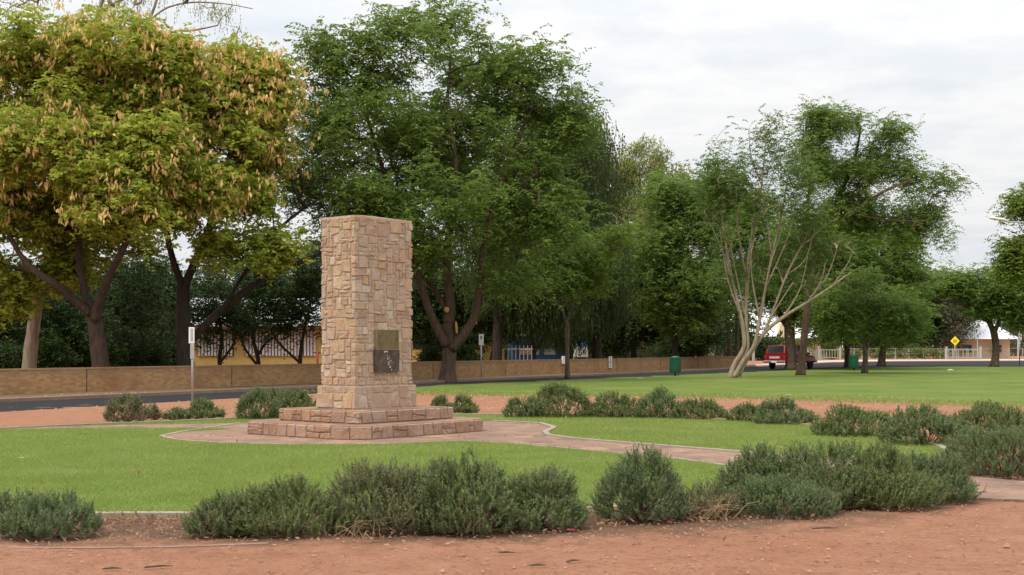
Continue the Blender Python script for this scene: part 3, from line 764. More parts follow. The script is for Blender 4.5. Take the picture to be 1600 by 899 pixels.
# siris trees with pods on the left
PF = dict(F=13, L=5, length=.6, leaf=.26, width=.135, droop=.8, spread=.3, up=.45)
tree('siris_tree', 'broad yellow green tree hung with tan seed pods, trunk forking low behind the brick wall', 53.5,
     [[(157, 607, 19), (156, 560, 18), (151, 520, 17), (146, 492, 15), (138, 470, 12)],
      [(148, 500, 12, -.2), (158, 462, 10, -.5), (176, 420, 8, -1), (196, 380, 7, -1.5), (215, 310, 5, -2), (230, 230, 3, -2)],
      [(142, 490, 11, -.2), (112, 465, 9, -.5), (80, 440, 8, -1), (40, 410, 6, -1), (0, 340, 4, -1)],
      [(138, 475, 9), (125, 420, 8, .4), (122, 360, 7, 1), (110, 270, 5, 1), (100, 150, 3, 1)]],
     [(55, 75, 110, 45), (190, 80, 110, 50), (20, 150, 80, 60), (130, 160, 130, 60), (240, 150, 70, 60), (40, 240, 100, 60, -2), (160, 250, 110, 60, -2), (250, 240, 70, 50, -2), (190, 330, 70, 40, -3), (290, 130, 50, 50), (270, 90, 50, 35), (300, 220, 50, 50), (0, 330, 80, 70, 0), (80, 340, 70, 60, 2), (10, 440, 60, 50, 1), (90, 420, 50, 40, 2), (100, 180, 160, 100, 4), (-60, 200, 70, 100), (140, 380, 110, 40, 4)],
     'frond', 760, mat='leaf_pod', seed=5, bark='bark_siris', lf=PF, pods=3400, gapk=.14, group='podded trees on the left')
tree('siris_tree', 'yellow green podded tree with very dark upright trunk and long limb leaning right', 56.5,
     [[(290, 604, 18), (288, 540, 16), (286, 480, 15), (286, 440, 13)],
      [(284, 445, 9), (270, 405, 7, -.4), (258, 355, 6, -1), (242, 300, 4, -1.5), (250, 230, 3, -1.5)],
      [(289, 445, 10), (306, 405, 8, -.4), (326, 355, 6, -1), (345, 290, 5, -1.5), (370, 200, 3, -1.5)],
      [(296, 535, 9, .3), (335, 495, 9, .4), (390, 450, 8, .5), (440, 422, 6, .5), (500, 395, 5, .5), (540, 350, 3)],
      [(345, 488, 5), (400, 400, 4, 1), (450, 345, 3.5, 1.5), (500, 310, 2.5, 2)]],
     [(380, 105, 52, 35), (412, 130, 32, 40), (330, 130, 50, 40), (370, 160, 90, 50), (330, 235, 80, 50, -2), (402, 220, 45, 70), (300, 290, 70, 45, -3), (385, 290, 50, 45, -1), (360, 385, 45, 35, -2), (425, 385, 35, 30, -1), (250, 330, 45, 40, -2), (300, 190, 60, 60, 2)],
     'frond', 400, mat='leaf_pod', seed=9, bark='bark_dark', lf=PF, pods=2000, gapk=.14, twigs=((440, 330, 60, 70), (470, 270, 50, 60), (400, 340, 60, 50)), n_tw=150, group='podded trees on the left')
tree('gum_tree', 'tall gum tree with leaning grey trunk and pale bare upper branches against the sky', 58,
     [[(42, 604, 15), (48, 550, 14.5), (54, 500, 13), (62, 450, 12), (80, 380, 11, 3), (105, 280, 9, 5), (130, 150, 7, 6), (148, 40, 5, 6), (168, -20, 4, 6), (190, -90, 3, 6)],
      [(140, 90, 4, 6), (160, 20, 3.5, 6), (215, -10, 2.5, 6)], [(135, 120, 5, 6), (200, 90, 4, 6), (236, 25, 3.5, 6), (250, -20, 3, 6)],
      [(200, 92, 4, 6), (265, 52, 3, 6), (300, 48, 2.4, 6), (340, 40, 1.6, 6)], [(236, 30, 2.6, 6), (262, 12, 2.2, 6), (300, 4, 2, 6), (350, 6, 1.4, 6), (395, 14, 1, 6)],
      [(250, 75, 2, 6), (320, 78, 1.8, 6), (360, 65, 1.4, 6), (375, 40, 1, 6)]],
     [(20, 5, 50, 14, 6), (190, 8, 40, 14, 6), (350, 20, 30, 16, 6), (370, 45, 18, 14, 6), (200, -40, 120, 40, 6), (60, -30, 60, 30, 6), (310, 10, 50, 8, 6)],
     'strand', 190, mat='leaf_olive', bark='bark_gum', seed=12, lf=dict(n=7, length=.5, spread=.35, width=.05, seg=3), group='podded trees on the left')
# dark understorey behind the wall
for i, (px, d, top, wd_, lab) in enumerate((
        (15, 66, 450, 60, 'small dark tree behind the wall beside the left frame edge'),
        (95, 68, 440, 60, 'dark bushy tree in deep shade between the leaning gum and the forked trunk'),
        (212, 66, 425, 55, 'dark leafy tree between the forked brown trunk and the black trunk'),
        (345, 64, 450, 45, 'thin dark tree with bent stem in front of the yellow building'),
        (405, 67, 430, 50, 'dark many stemmed tree shading the slatted yellow building'),
        (468, 66, 440, 45, 'dark small tree directly left of the stone monument'))):
    yb = H0 + EYE * F0 / d; r1 = random.Random(i)
    k = 14 if i < 3 else 0
    LB = [[(px, yb, 5), (px + r1.uniform(-4, 4), 560, 4.5), (px + r1.uniform(-12, 12), 525, 3.5), (px + r1.uniform(-30, 30), 470, 2.5)], [(px, r1.uniform(550, 575), 3), (px + r1.uniform(10, 28), 535, 2.5), (px + r1.uniform(28, 55), r1.uniform(490, 520), 1.8)], [(px, r1.uniform(555, 580), 3), (px - r1.uniform(8, 30), 540, 2.5), (px - r1.uniform(25, 55), r1.uniform(480, 520), 1.6)]]
    if i == 3: LB = LB[:2]
    if i == 5: LB = [LB[0], LB[2]]
    tree('understorey_tree', lab, d, LB,
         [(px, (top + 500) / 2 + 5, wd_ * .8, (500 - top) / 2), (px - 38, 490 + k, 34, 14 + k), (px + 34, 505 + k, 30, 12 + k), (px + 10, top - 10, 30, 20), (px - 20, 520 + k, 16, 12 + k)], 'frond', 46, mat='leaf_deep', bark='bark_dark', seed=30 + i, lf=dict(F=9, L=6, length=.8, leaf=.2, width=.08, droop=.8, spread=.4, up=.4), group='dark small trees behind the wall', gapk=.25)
for i, (px, d, yt, w_, lab) in enumerate(((-10, 62, 535, 40, 'dark shrub behind the wall at the left frame edge'), (28, 64, 540, 34, 'low dark shrub left of the leaning grey gum trunk'), (85, 65, 528, 36, 'dark shrub between the leaning trunk and the forked trunk'),
        (122, 68, 535, 30, 'dark shrub just left of the forked brown trunk'), (190, 66, 524, 40, 'dark shrub just right of the forked brown trunk'), (235, 68, 530, 36, 'dark shrub midway between the brown and black trunks'), (268, 70, 522, 28, 'dark shrub just left of the black trunk'),
        (675, 92, 545, 30, 'dark shrub behind the wall left of the big forked trunk'), (730, 96, 540, 24, 'dark shrub behind the wall right of the big forked trunk'), (905, 118, 538, 40, 'dark shrub behind the notice board'), (960, 120, 535, 40, 'dark shrub behind the wall plates'), (1020, 124, 532, 40, 'dark shrub left of the green bin'), (1090, 128, 532, 40, 'dark shrub right of the green bin'))):
    rng = np.random.default_rng(300 + i); T = rng.normal(size=(70, 3)); T /= np.linalg.norm(T, axis=1)[:, None]; hz = EYE - (yt - H0) * d / F0; rw = w_ * d / F0
    T = T * rng.uniform(.3, 1, (70, 1)) * np.array((rw, rw * .8, hz * .55)) + np.array((0, 0, hz * .5)); T = T[T[:, 2] > .1]
    sb = empty('shrub', ((px - 800) * d / F0, d, 0), lab, 'shrub', 'dark shrubs behind the wall')
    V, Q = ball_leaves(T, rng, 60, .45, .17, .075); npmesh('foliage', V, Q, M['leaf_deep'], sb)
    mb = MB()
    for k in range(6): mb.tube([(0, 0, -.05), tuple(T[k] * .5), tuple(T[k])], [.05, .03, .012], 5)
    mb.build('stems', M['bark_dark'], sb)
UB = dict(F=10, L=6, length=.95, leaf=.25, width=.1, droop=.8, spread=.45, up=.4)
for i, (px, d, bl, n_, lab) in enumerate((
        (-20, 74, [(-20, 500, 70, 60), (30, 470, 60, 60)], 90, 'dense dark tree cut by the left edge under the podded crown'),
        (75, 78, [(75, 480, 60, 60), (110, 530, 50, 35), (60, 540, 40, 25)], 110, 'dense dark tree behind the leaning grey gum trunk'),
        (190, 74, [(190, 470, 60, 60), (150, 530, 40, 35), (220, 535, 45, 30)], 120, 'dense dark tree right behind the forked brown trunk'),
        (250, 80, [(245, 460, 50, 50), (250, 520, 35, 40)], 90, 'dense dark tree left of the black trunk'),
        (325, 100, [(330, 450, 45, 40), (300, 480, 35, 45)], 70, 'dark green tree above the yellow building roof'),
        (440, 102, [(440, 450, 60, 40), (490, 430, 35, 60), (400, 440, 40, 35)], 110, 'dark green tree behind the yellow building left of the monument'),
        (660, 97, [(655, 470, 40, 55), (690, 520, 40, 30)], 90, 'dark tree between the monument and the big forked trunk'),
        (730, 100, [(735, 480, 45, 50), (720, 530, 30, 25), (770, 510, 30, 30)], 90, 'dark tree filling the fork of the big tree'),
        (830, 106, [(830, 470, 50, 45), (860, 510, 40, 28)], 80, 'dark tree over the blue shed'),
        (925, 112, [(925, 500, 50, 45), (960, 535, 35, 20)], 80, 'dark bushy tree behind the white notice board'),
        (1090, 116, [(1085, 510, 45, 40), (1060, 535, 40, 20)], 80, 'dark bushy tree behind the wall right of the green bin'))):
    yb = H0 + EYE * F0 / d
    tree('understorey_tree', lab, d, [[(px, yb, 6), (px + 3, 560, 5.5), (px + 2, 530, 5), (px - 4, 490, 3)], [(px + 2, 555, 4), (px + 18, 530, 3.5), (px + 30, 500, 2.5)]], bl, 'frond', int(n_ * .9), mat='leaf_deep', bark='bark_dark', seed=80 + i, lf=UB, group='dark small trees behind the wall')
# she oaks and dense trees behind the wall, centre
SO = dict(n=60, length=.85, spread=.85, width=.11, seg=3)
tree('she_oak', 'dark drooping tree with hanging strands right of the big forked tree', 84,
     [[(775, 583, 11), (778, 520, 10), (782, 440, 8), (800, 340, 6), (830, 250, 4), (850, 200, 2)], [(782, 440, 5), (830, 390, 4), (860, 330, 3)]],
     [(850, 215, 70, 40), (890, 260, 55, 70), (820, 340, 70, 80), (880, 380, 60, 80), (800, 440, 60, 50), (860, 470, 60, 40), (770, 380, 50, 60)], 'strand', 330, mat='leaf_she', bark='bark_dark', seed=41, lf=SO, group='trees behind the wall')
tree('she_oak', 'tall dull green weeping tree seen against the sky edge beside the big crown', 92,
     [[(935, 579, 9), (932, 500, 8), (925, 400, 7), (915, 300, 5), (905, 220, 3)]],
     [(905, 215, 35, 35), (915, 280, 40, 60), (920, 380, 50, 70), (935, 460, 50, 50), (900, 490, 50, 35)], 'strand', 210, mat='leaf_she', bark='bark_dark', seed=43, lf=SO, group='trees behind the wall')
tree('olive_tree', 'tall pale olive feathery tree rising behind the dark trees', 135,
     [[(1005, 568, 8), (1005, 480, 7), (1000, 380, 5), (1000, 280, 3)]],
     [(1000, 262, 55, 34), (962, 310, 48, 55), (1040, 300, 50, 50), (1000, 370, 80, 60), (1012, 238, 30, 16), (950, 270, 20, 25)], 'ball', 330, mat='leaf_olive', bark='bark', seed=44, lf=dict(n=90, rad=1.0, leaf=.42, width=.13), gapk=.15, group='trees behind the wall')
DF = dict(F=12, L=6, length=1.0, leaf=.29, width=.115, droop=.8, spread=.42, up=.45)
tree('dense_tree', 'dense mid green tree behind the wall above the green bin', 103,
     [[(1055, 577, 7), (1054, 520, 6), (1050, 450, 5), (1045, 350, 3)], [(1052, 500, 4), (1090, 460, 3), (1110, 400, 2)]],
     [(1040, 310, 55, 40), (1020, 380, 65, 50), (1085, 340, 60, 60), (1060, 440, 80, 50), (1100, 470, 50, 40), (1010, 460, 40, 35), (1050, 500, 60, 25)], 'frond', 330, mat='leaf_jac', bark='bark_dark', seed=46, gapk=0.14, lf=DF, group='trees behind the wall')
tree('dense_tree', 'shadowy dark tree filling the gap between thin tree and green bin', 108,
     [[(990, 575, 7), (990, 520, 6), (985, 450, 5)], [(990, 540, 4), (960, 490, 3)], [(990, 530, 4), (1020, 480, 3)]],
     [(985, 440, 60, 60), (940, 480, 40, 40), (1020, 500, 40, 30), (960, 510, 60, 28)], 'frond', 230, mat='leaf_deep', bark='bark_dark', seed=47, lf=DF, group='trees behind the wall')
tree('dense_tree', 'shaded tree with slanting dark trunk behind the white parking sign', 90,
     [[(765, 581, 8), (775, 540, 7), (785, 500, 6), (790, 460, 4)]],
     [(740, 470, 60, 40), (800, 490, 50, 30), (690, 460, 50, 40), (650, 480, 40, 40)], 'frond', 170, mat='leaf_deep', bark='bark_dark', seed=48, lf=DF, group='trees behind the wall')
tree('dense_tree', 'dark twin stemmed tree standing behind the pale stemmed tree', 118,
     [[(1142, 572, 6), (1139, 530, 5.5), (1135, 480, 5), (1130, 400, 4)], [(1150, 572, 5, .3), (1152, 520, 4), (1150, 470, 3)]],
     [(1130, 300, 50, 40), (1140, 370, 60, 60), (1120, 450, 50, 45), (1170, 440, 50, 40), (1180, 350, 60, 60)], 'frond', 260, mat='leaf_jac', bark='bark', seed=49, gapk=0.12, lf=DF, group='trees behind the wall')
tree('thin_tree', 'slender young tree with thin grey trunk and bright yellow green tips on the lawn edge', GD(592),
     [[(887, 592, 5), (886, 550, 4.5), (887, 515, 4.3), (885, 500, 4)], [(885, 502, 3), (877, 478, 2.6), (872, 430, 2), (865, 380, 1.2)], [(886, 502, 3), (894, 475, 2.6), (899, 430, 2), (915, 395, 1.5), (960, 375, 1)]],
     [(875, 400, 45, 35), (920, 400, 45, 30), (970, 368, 28, 17), (845, 450, 35, 30), (930, 440, 30, 25), (890, 440, 50, 30)], 'frond', 150, mat='leaf_bright', bark='bark', seed=51, lf=dict(F=9, L=6, length=.55, leaf=.14, width=.06, droop=.4, spread=.25), gapk=.2)
# pale multi-stemmed tree
def stems(rng):
    # one leaning clump of pale stems, each dividing twice
    L = [[(1140, 590, 6, 0), (1147, 570, 5.6, 0), (1160, 548, 5.2, 0), (1163, 530, 5, 0), (1158, 495, 4.6, 0), (1147, 450, 4.2, 0), (1137, 400, 3.6, 0), (1128, 340, 3, 0), (1116, 270, 1.2, 0)],
         [(1150, 590, 5.4, .1), (1156, 568, 5.4, .1), (1168, 545, 5.2, .1), (1166, 500, 4.8, .1), (1167, 440, 4.3, 0), (1174, 370, 3.6, 0), (1190, 290, 2.8, 0), (1197, 205, 1., 0)],
         [(1146, 590, 5.4, -.1), (1160, 566, 5.4, -.1), (1178, 540, 5, -.2), (1187, 500, 4.6, -.3), (1196, 450, 4, -.4), (1206, 400, 3.4, -.5), (1222, 330, 2.8, -.5), (1236, 250, 1.1, -.3)],
         [(1154, 588, 5.6, .2), (1170, 556, 5.2, .1), (1195, 520, 4.8, -.2), (1225, 495, 4.3, -.4), (1262, 472, 3.7, -.6), (1300, 447, 3, -.8), (1330, 425, 1.2, -1)],
         [(1195, 520, 4.2, -.2), (1210, 480, 3.8, -.3), (1229, 430, 3.4, -.4), (1252, 385, 2.8, -.5), (1280, 335, 2.2, -.5), (1300, 300, .9, -.5)]]
    sub = [(0, 4, 1125, 360), (0, 5, 1100, 330), (0, 6, 1150, 300), (0, 7, 1140, 230), (1, 3, 1185, 330), (1, 4, 1150, 290), (1, 5, 1215, 250), (1, 6, 1170, 200), (2, 3, 1175, 340), (2, 4, 1245, 330), (2, 5, 1190, 270), (2, 6, 1262, 260), (3, 3, 1262, 400), (3, 4, 1310, 380), (3, 4, 1290, 410), (3, 5, 1335, 385), (3, 2, 1240, 440), (4, 2, 1270, 370), (4, 3, 1235, 310), (4, 3, 1310, 340), (1, 3, 1135, 350), (2, 3, 1225, 350)]
    for a, b, x, y in sub:
        p = L[a][b]; q = ((p[0] + x) / 2 + rng.uniform(-8, 8), (p[1] + y) / 2 + rng.uniform(-4, 10))
        L.append([(p[0], p[1], p[2] * .66, p[3]), (q[0], q[1], p[2] * .45, p[3] - .3), (x, y, .7, p[3] - rng.uniform(.2, 1))])
    return [[(a, b, (r * (.86 if b > 480 else .7)), dd) for a, b, r, dd in l] for l in L]
tree('pale_stemmed_tree', 'sparse tree with many smooth pale stems spreading from one leaning base', GD(590), stems(random.Random(8)),
     [(1180, 210, 65, 35, .3), (1120, 275, 40, 45, .3), (1210, 270, 70, 45, .3), (1240, 300, 50, 50, -.6), (1150, 290, 50, 50, -.6), (1200, 350, 90, 50, -.8), (1260, 330, 60, 40, .2), (1180, 420, 60, 40, 1.2), (1270, 440, 50, 30, .6), (1120, 420, 25, 35, .6), (1150, 330, 55, 40, 1), (1305, 395, 38, 32, .2), (1225, 380, 60, 35, 1), (1190, 180, 30, 14, .6), (1110, 350, 25, 35, .6)], 'frond', 460, mat='leaf_thin', bark='bark_pale', seed=61, r_tip=.014, gapk=.05, lf=dict(F=6, L=6, length=.6, leaf=.17, width=.065, droop=.7, spread=.3, up=.4))
# trees on the right
tree('shade_tree', 'tall tree with airy open crown reaching right above the red pickup', GD(586),
     [[(1251, 586, 9), (1253, 560, 8), (1257, 525, 7.5), (1261, 480, 7.5), (1268, 430, 7), (1285, 370, 6), (1310, 310, 5, 1), (1335, 250, 3.5, 1), (1345, 200, 2)],
      [(1285, 370, 5), (1330, 335, 4, -1), (1380, 300, 3.2, -1.5), (1430, 280, 2, -1.5)], [(1275, 400, 4), (1262, 330, 3.5, 1), (1270, 260, 2.5, 1)], [(1335, 335, 3, -1), (1390, 345, 2.4, -1), (1440, 345, 1.6, -1)]],
     [(1310, 200, 55, 28), (1275, 180, 25, 12), (1375, 215, 45, 28), (1410, 265, 50, 30), (1460, 285, 38, 20), (1340, 260, 60, 40), (1395, 345, 55, 35, 1), (1440, 350, 35, 35, 1), (1340, 330, 60, 40, 1), (1280, 250, 55, 50), (1375, 320, 60, 28), (1430, 325, 45, 22), (1465, 370, 18, 22), (1420, 365, 40, 16), (1280, 350, 60, 40), (1290, 185, 35, 12), (1390, 200, 25, 12)], 'frond', 480, mat='leaf_jac', bark='bark_red', seed=63, gapk=.05, lf=dict(F=10, L=7, length=.85, leaf=.2, width=.07, droop=.75, spread=.32, up=.4))
tree('shade_tree', 'round dense dark tree with thick trunk standing beside the red pickup', 98,
     [[(1236, 578, 11), (1236, 550, 10.5), (1234, 515, 11), (1239, 480, 10), (1260, 430, 7)], [(1237, 520, 8), (1215, 485, 6, 1), (1195, 450, 4, 1)], [(1240, 490, 7), (1290, 450, 5, -1), (1350, 420, 4, -1)]],
     [(1265, 400, 75, 60), (1345, 385, 85, 50), (1405, 425, 50, 55), (1290, 470, 85, 45), (1215, 450, 45, 45), (1380, 480, 75, 45), (1330, 440, 120, 85, 4), (1320, 500, 70, 32)], 'frond', 640, mat='leaf_jac', bark='bark', seed=65, gapk=0.12, lf=DF)
tree('shade_tree', 'low forked tree with slim dark trunk standing right of the second bin', GD(583),
     [[(1351, 583, 6), (1352, 560, 5.5), (1352, 545, 5)], [(1352, 548, 4), (1343, 520, 3.5), (1335, 480, 3)], [(1353, 548, 4), (1362, 520, 3.5), (1372, 480, 2.6)]],
     [(1345, 465, 50, 40), (1400, 470, 45, 42), (1300, 490, 38, 32), (1420, 512, 34, 22), (1355, 512, 34, 16), (1310, 525, 20, 10)], 'frond', 200, mat='leaf_jac', bark='bark', seed=66, gapk=0.02, lf=dict(F=10, L=6, length=.85, leaf=.22, width=.085, droop=.8, spread=.38, up=.45))
tree('shade_tree', 'dark tree with curving trunk near the road in front of the white fence', GD(572),
     [[(1377, 572, 8), (1379, 550, 7), (1384, 520, 6), (1380, 480, 5)], [(1383, 522, 4.5), (1410, 495, 4), (1440, 470, 3)]],
     [(1390, 480, 65, 50), (1430, 470, 35, 45), (1440, 505, 30, 22), (1350, 500, 40, 30)], 'frond', 230, mat='leaf_deep', bark='bark', seed=67, gapk=0.1, lf=DF)
tree('shade_tree', 'tree with straight trunk just behind the second green bin', GD(574),
     [[(1324, 574, 6), (1323, 540, 5.5), (1320, 500, 5), (1318, 460, 3)]],
     [(1315, 480, 50, 35), (1290, 500, 35, 25), (1350, 490, 40, 30)], 'frond', 150, mat='leaf_jac', bark='bark', seed=68, gapk=0.1, lf=DF)
tree('shade_tree', 'wide low tree at the right with a long limb stretched to the left', GD(573),
     [[(1554, 573, 8.5), (1556, 545, 7.5), (1553, 520, 7), (1545, 500, 5), (1540, 470, 4)], [(1553, 522, 5), (1566, 495, 4, -1), (1590, 470, 3, -1)], [(1546, 505, 4.5), (1525, 488, 4, -.6), (1495, 472, 3.5, -1), (1462, 468, 2.6, -1), (1440, 465, 1.6, -1)]],
     [(1540, 450, 60, 28), (1480, 445, 45, 22), (1580, 465, 50, 35), (1540, 480, 40, 22), (1610, 440, 50, 35), (1450, 455, 30, 15), (1590, 500, 30, 14)], 'frond', 340, mat='leaf_jac', bark='bark', seed=69, gapk=0.08, lf=dict(F=12, L=6, length=1.0, leaf=.25, width=.1, droop=.4, spread=.4))
tree('shade_tree', 'tree whose crown reaches in from the right edge beside the street lamp', 96,
     [[(1650, 578, 9), (1650, 500, 8), (1645, 420, 6), (1640, 340, 4)], [(1646, 430, 4), (1610, 395, 3), (1585, 380, 2)], [(1642, 350, 3), (1610, 325, 2), (1580, 315, 1.2)]],
     [(1607, 312, 26, 12), (1640, 320, 50, 30), (1620, 400, 50, 28), (1590, 395, 25, 14), (1585, 330, 14, 8), (1670, 400, 60, 60), (1575, 425, 18, 10)], 'frond', 220, mat='leaf_bright', bark='bark', seed=71, lf=DF)
tree('far_tree', 'grey brown dusty tree far behind the white fence', 205,
     [[(1440, 560, 6), (1440, 530, 5), (1430, 490, 3)]], [(1430, 500, 60, 40), (1475, 510, 45, 35), (1390, 520, 40, 25), (1500, 480, 40, 35)], 'ball', 190, mat='leaf_grey', bark='bark', seed=72, lf=dict(n=70, rad=1.6, leaf=.5, width=.22), group='far trees beyond the fence')
tree('far_tree', 'dark tree crown in the gap left of the right hand white roof', 215,
     [[(1520, 559, 5), (1520, 520, 4), (1520, 480, 3)]], [(1520, 470, 50, 28), (1570, 480, 50, 25), (1480, 490, 40, 30)], 'ball', 150, mat='leaf_deep', bark='bark', seed=73, lf=dict(n=70, rad=1.6, leaf=.5, width=.22), group='far trees beyond the fence')
tree('far_tree', 'bushy dark tree between the two left white roofs', 215,
     [[(1285, 559, 5), (1285, 520, 4), (1285, 480, 3)]], [(1280, 500, 40, 35), (1320, 510, 50, 30), (1370, 520, 40, 28)], 'ball', 150, mat='leaf_deep', bark='bark', seed=74, lf=dict(n=70, rad=1.6, leaf=.5, width=.22), group='far trees beyond the fence')
# far wood behind the buildings
rng = np.random.default_rng(77)
N = 1500; T = np.column_stack([rng.uniform(-75, 34, N), rng.uniform(165, 190, N), rng.uniform(0, 1, N) ** .7 * 8.0])
T[:, 2] *= .75 + .3 * np.sin(T[:, 0] * .33) + .15 * np.sin(T[:, 0] * .9)
V, Q = ball_leaves(T, rng, 60, 1.9, .6, .3); tag(npmesh('woods', V, Q, M['leaf_deep']), kind='stuff')
N = 900; T = np.column_stack([rng.uniform(36, 130, N), rng.uniform(255, 290, N), rng.uniform(0, 1, N) ** .7 * 6.0])
V, Q = ball_leaves(T, rng, 50, 2.0, .7, .35); tag(npmesh('woods', V, Q, M['leaf_grey']), kind='stuff')

# ------------------------------------------------------------------ rosemary bushes
def bush(name, label, px0, px1, ybase, ytop, seed, dens=1.0, dry=0.0, mat='rosemary', group='rosemary bushes round the lawn', flat=.8, cat='bush', spike=1.0):
    rng = np.random.default_rng(seed + 500)
    k_ = .14 if ybase > 780 and px0 > 1100 else .06
    px0, px1 = px0 - k_ * (px1 - px0), px1 + (k_ if px1 < 1500 else .03) * (px1 - px0)
    d0 = GD(ybase); rx = (px1 - px0) / 2 / (F0 / d0); ry = min(max(rx * flat, .22), .75)
    dc = d0 + ry * .8; ppm = F0 / dc; rx = (px1 - px0) / 2 / ppm; cx = ((px0 + px1) / 2 - 800) / ppm
    h = max(.2, EYE - (ytop - H0) / ppm)
    root = empty(name, (cx, dc, 0), label, cat, group)
    far = dc > 19
    nl_ = max(7, int(16 * (rx / .6) ** .6)); C = rng.normal(size=(nl_, 3)); C[:, 2] = np.abs(C[:, 2]) * .8; C /= np.linalg.norm(C, axis=1)[:, None]
    C *= rng.uniform(.45, .72, (nl_, 1)); S = rng.uniform(.26, .46, (nl_, 1)); C = np.vstack([C, [[0, 0, .25]], [[.5, -.3, .05]], [[-.5, -.3, .05]], [[0, -.6, .05]], [[.6, .2, .1]], [[-.6, .2, .1]], [[.25, -.5, .1]], [[-.25, -.5, .1]]]); S = np.vstack([S, [[.62]], [[.46]], [[.46]], [[.4]], [[.4]], [[.4]], [[.42]], [[.42]]])
    n = int(2.6 * (rx * ry + h * (rx + ry)) * (1300 if not far else 760) * dens)
    li = rng.integers(0, len(C), n); u = rng.normal(size=(n, 3)); u /= np.linalg.norm(u, axis=1)[:, None]; u[:, 2] = np.where(u[:, 2] < -.35, -u[:, 2], u[:, 2])
    q = C[li] + u * S[li] * rng.uniform(.86, 1.05, (n, 1))
    inn = np.zeros(n, bool)
    for c_, s_ in zip(C, S): inn |= np.linalg.norm(q - c_, axis=1) < s_ * .84
    ok = ~inn & (q[:, 2] > -.02); q = q[ok]; u = u[ok]
    q = q / np.array((np.quantile(np.abs(q[:, 0]), .99), np.quantile(np.abs(q[:, 1]), .99), np.quantile(q[:, 2], .985)))
    P = q * np.array((rx, ry, h * .92)); n = len(P)
    keep = np.array([mnoise.noise(Vector((a * 5 + seed, b * 5, c_ * 5))) for a, b, c_ in P]) > -.45 + .0 * P[:, 2]
    P = P[keep]; u = u[keep]; n = len(P); P[:, 2] = np.maximum(P[:, 2], rng.uniform(.02, .1, n))
    u = .6 * u + .4 * q[keep]; 
    Ls = rng.uniform(.10, .25, n) * (h / .6) ** .3
    dirn = np.array((0, 0, 1.0)) + u * np.array((.75, .75, .1)) + rng.normal(0, .2, (n, 3)); dirn /= np.linalg.norm(dirn, axis=1)[:, None]
    B = P - dirn * (Ls * .75)[:, None]; B[:, 2] = np.maximum(B[:, 2], .01)
    K = 12 if not far else 7; per = 3; nl, nw = (.034, .0088) if not far else (.05, .018)
    s = (np.arange(K) + .5) / K
    pos = B[:, None] + dirn[:, None] * (Ls[:, None] * s)[..., None] + (rng.normal(0, .05, (n, 1, 3)) * (s ** 2)[None, :, None] * Ls[:, None, None] * 2)
    az = rng.uniform(0, 6.28, (n, K, per)); e1 = np.cross(dirn, np.array((1.0, 0, 0))); e1 /= np.linalg.norm(e1, axis=1)[:, None]; e2 = np.cross(dirn, e1)
    rad = np.cos(az)[..., None] * e1[:, None, None] + np.sin(az)[..., None] * e2[:, None, None]
    dn = rad * (1 - .45 * s)[None, :, None, None] + dirn[:, None, None] * .75; dn /= np.linalg.norm(dn, axis=-1, keepdims=True)
    l = nl * rng.uniform(.7, 1.25, (n, K, per, 1)) * (1.1 - .55 * s)[None, :, None, None]
    w_ = np.cross(dn, rad + rng.normal(0, .4, rad.shape)); w_ /= np.linalg.norm(w_, axis=-1, keepdims=True) + 1e-9; w_ *= nw / 2
    p_ = np.broadcast_to(pos[:, :, None], dn.shape)
    V = np.stack([p_ - w_, p_ + w_, p_ + dn * l + w_ * .3, p_ + dn * l - w_ * .3], -2).reshape(-1, 3)
    V[:, 2] = np.maximum(V[:, 2], .002)
    npmesh('foliage', V, np.arange(len(V)).reshape(-1, 4), M[mat], root)
    mb = MB(); k = min(60, max(10, int(n / 22)))
    for i in rng.integers(0, n, k):
        b = np.array((B[i][0] * .25, B[i][1] * .25, -.02)); m = (b + B[i]) / 2 + rng.normal(0, .05, 3) + np.array((0, 0, -.02)); m[2] = max(m[2], .02)
        mb.tube([b, m, B[i], B[i] + dirn[i] * Ls[i] * .6], [.011, .008, .005, .002], 4)
    if dry:
        for i in range(int(42 * dry)):
            a = rng.uniform(math.pi * 1.0, math.pi * 2.0); b = np.array((math.cos(a) * rx * rng.uniform(.3, .95), math.sin(a) * ry * rng.uniform(.5, 1.05), rng.uniform(.0, .12)))
            e = b + np.array((rng.normal(0, .14), rng.normal(-.05, .07), rng.uniform(.03, .22))); m = (b + e) / 2 + rng.normal(0, .03, 3); mb.tube([b, m, e], [.006, .004, .002], 4)
    mb.build('stems', M['twig'], root)
    return root
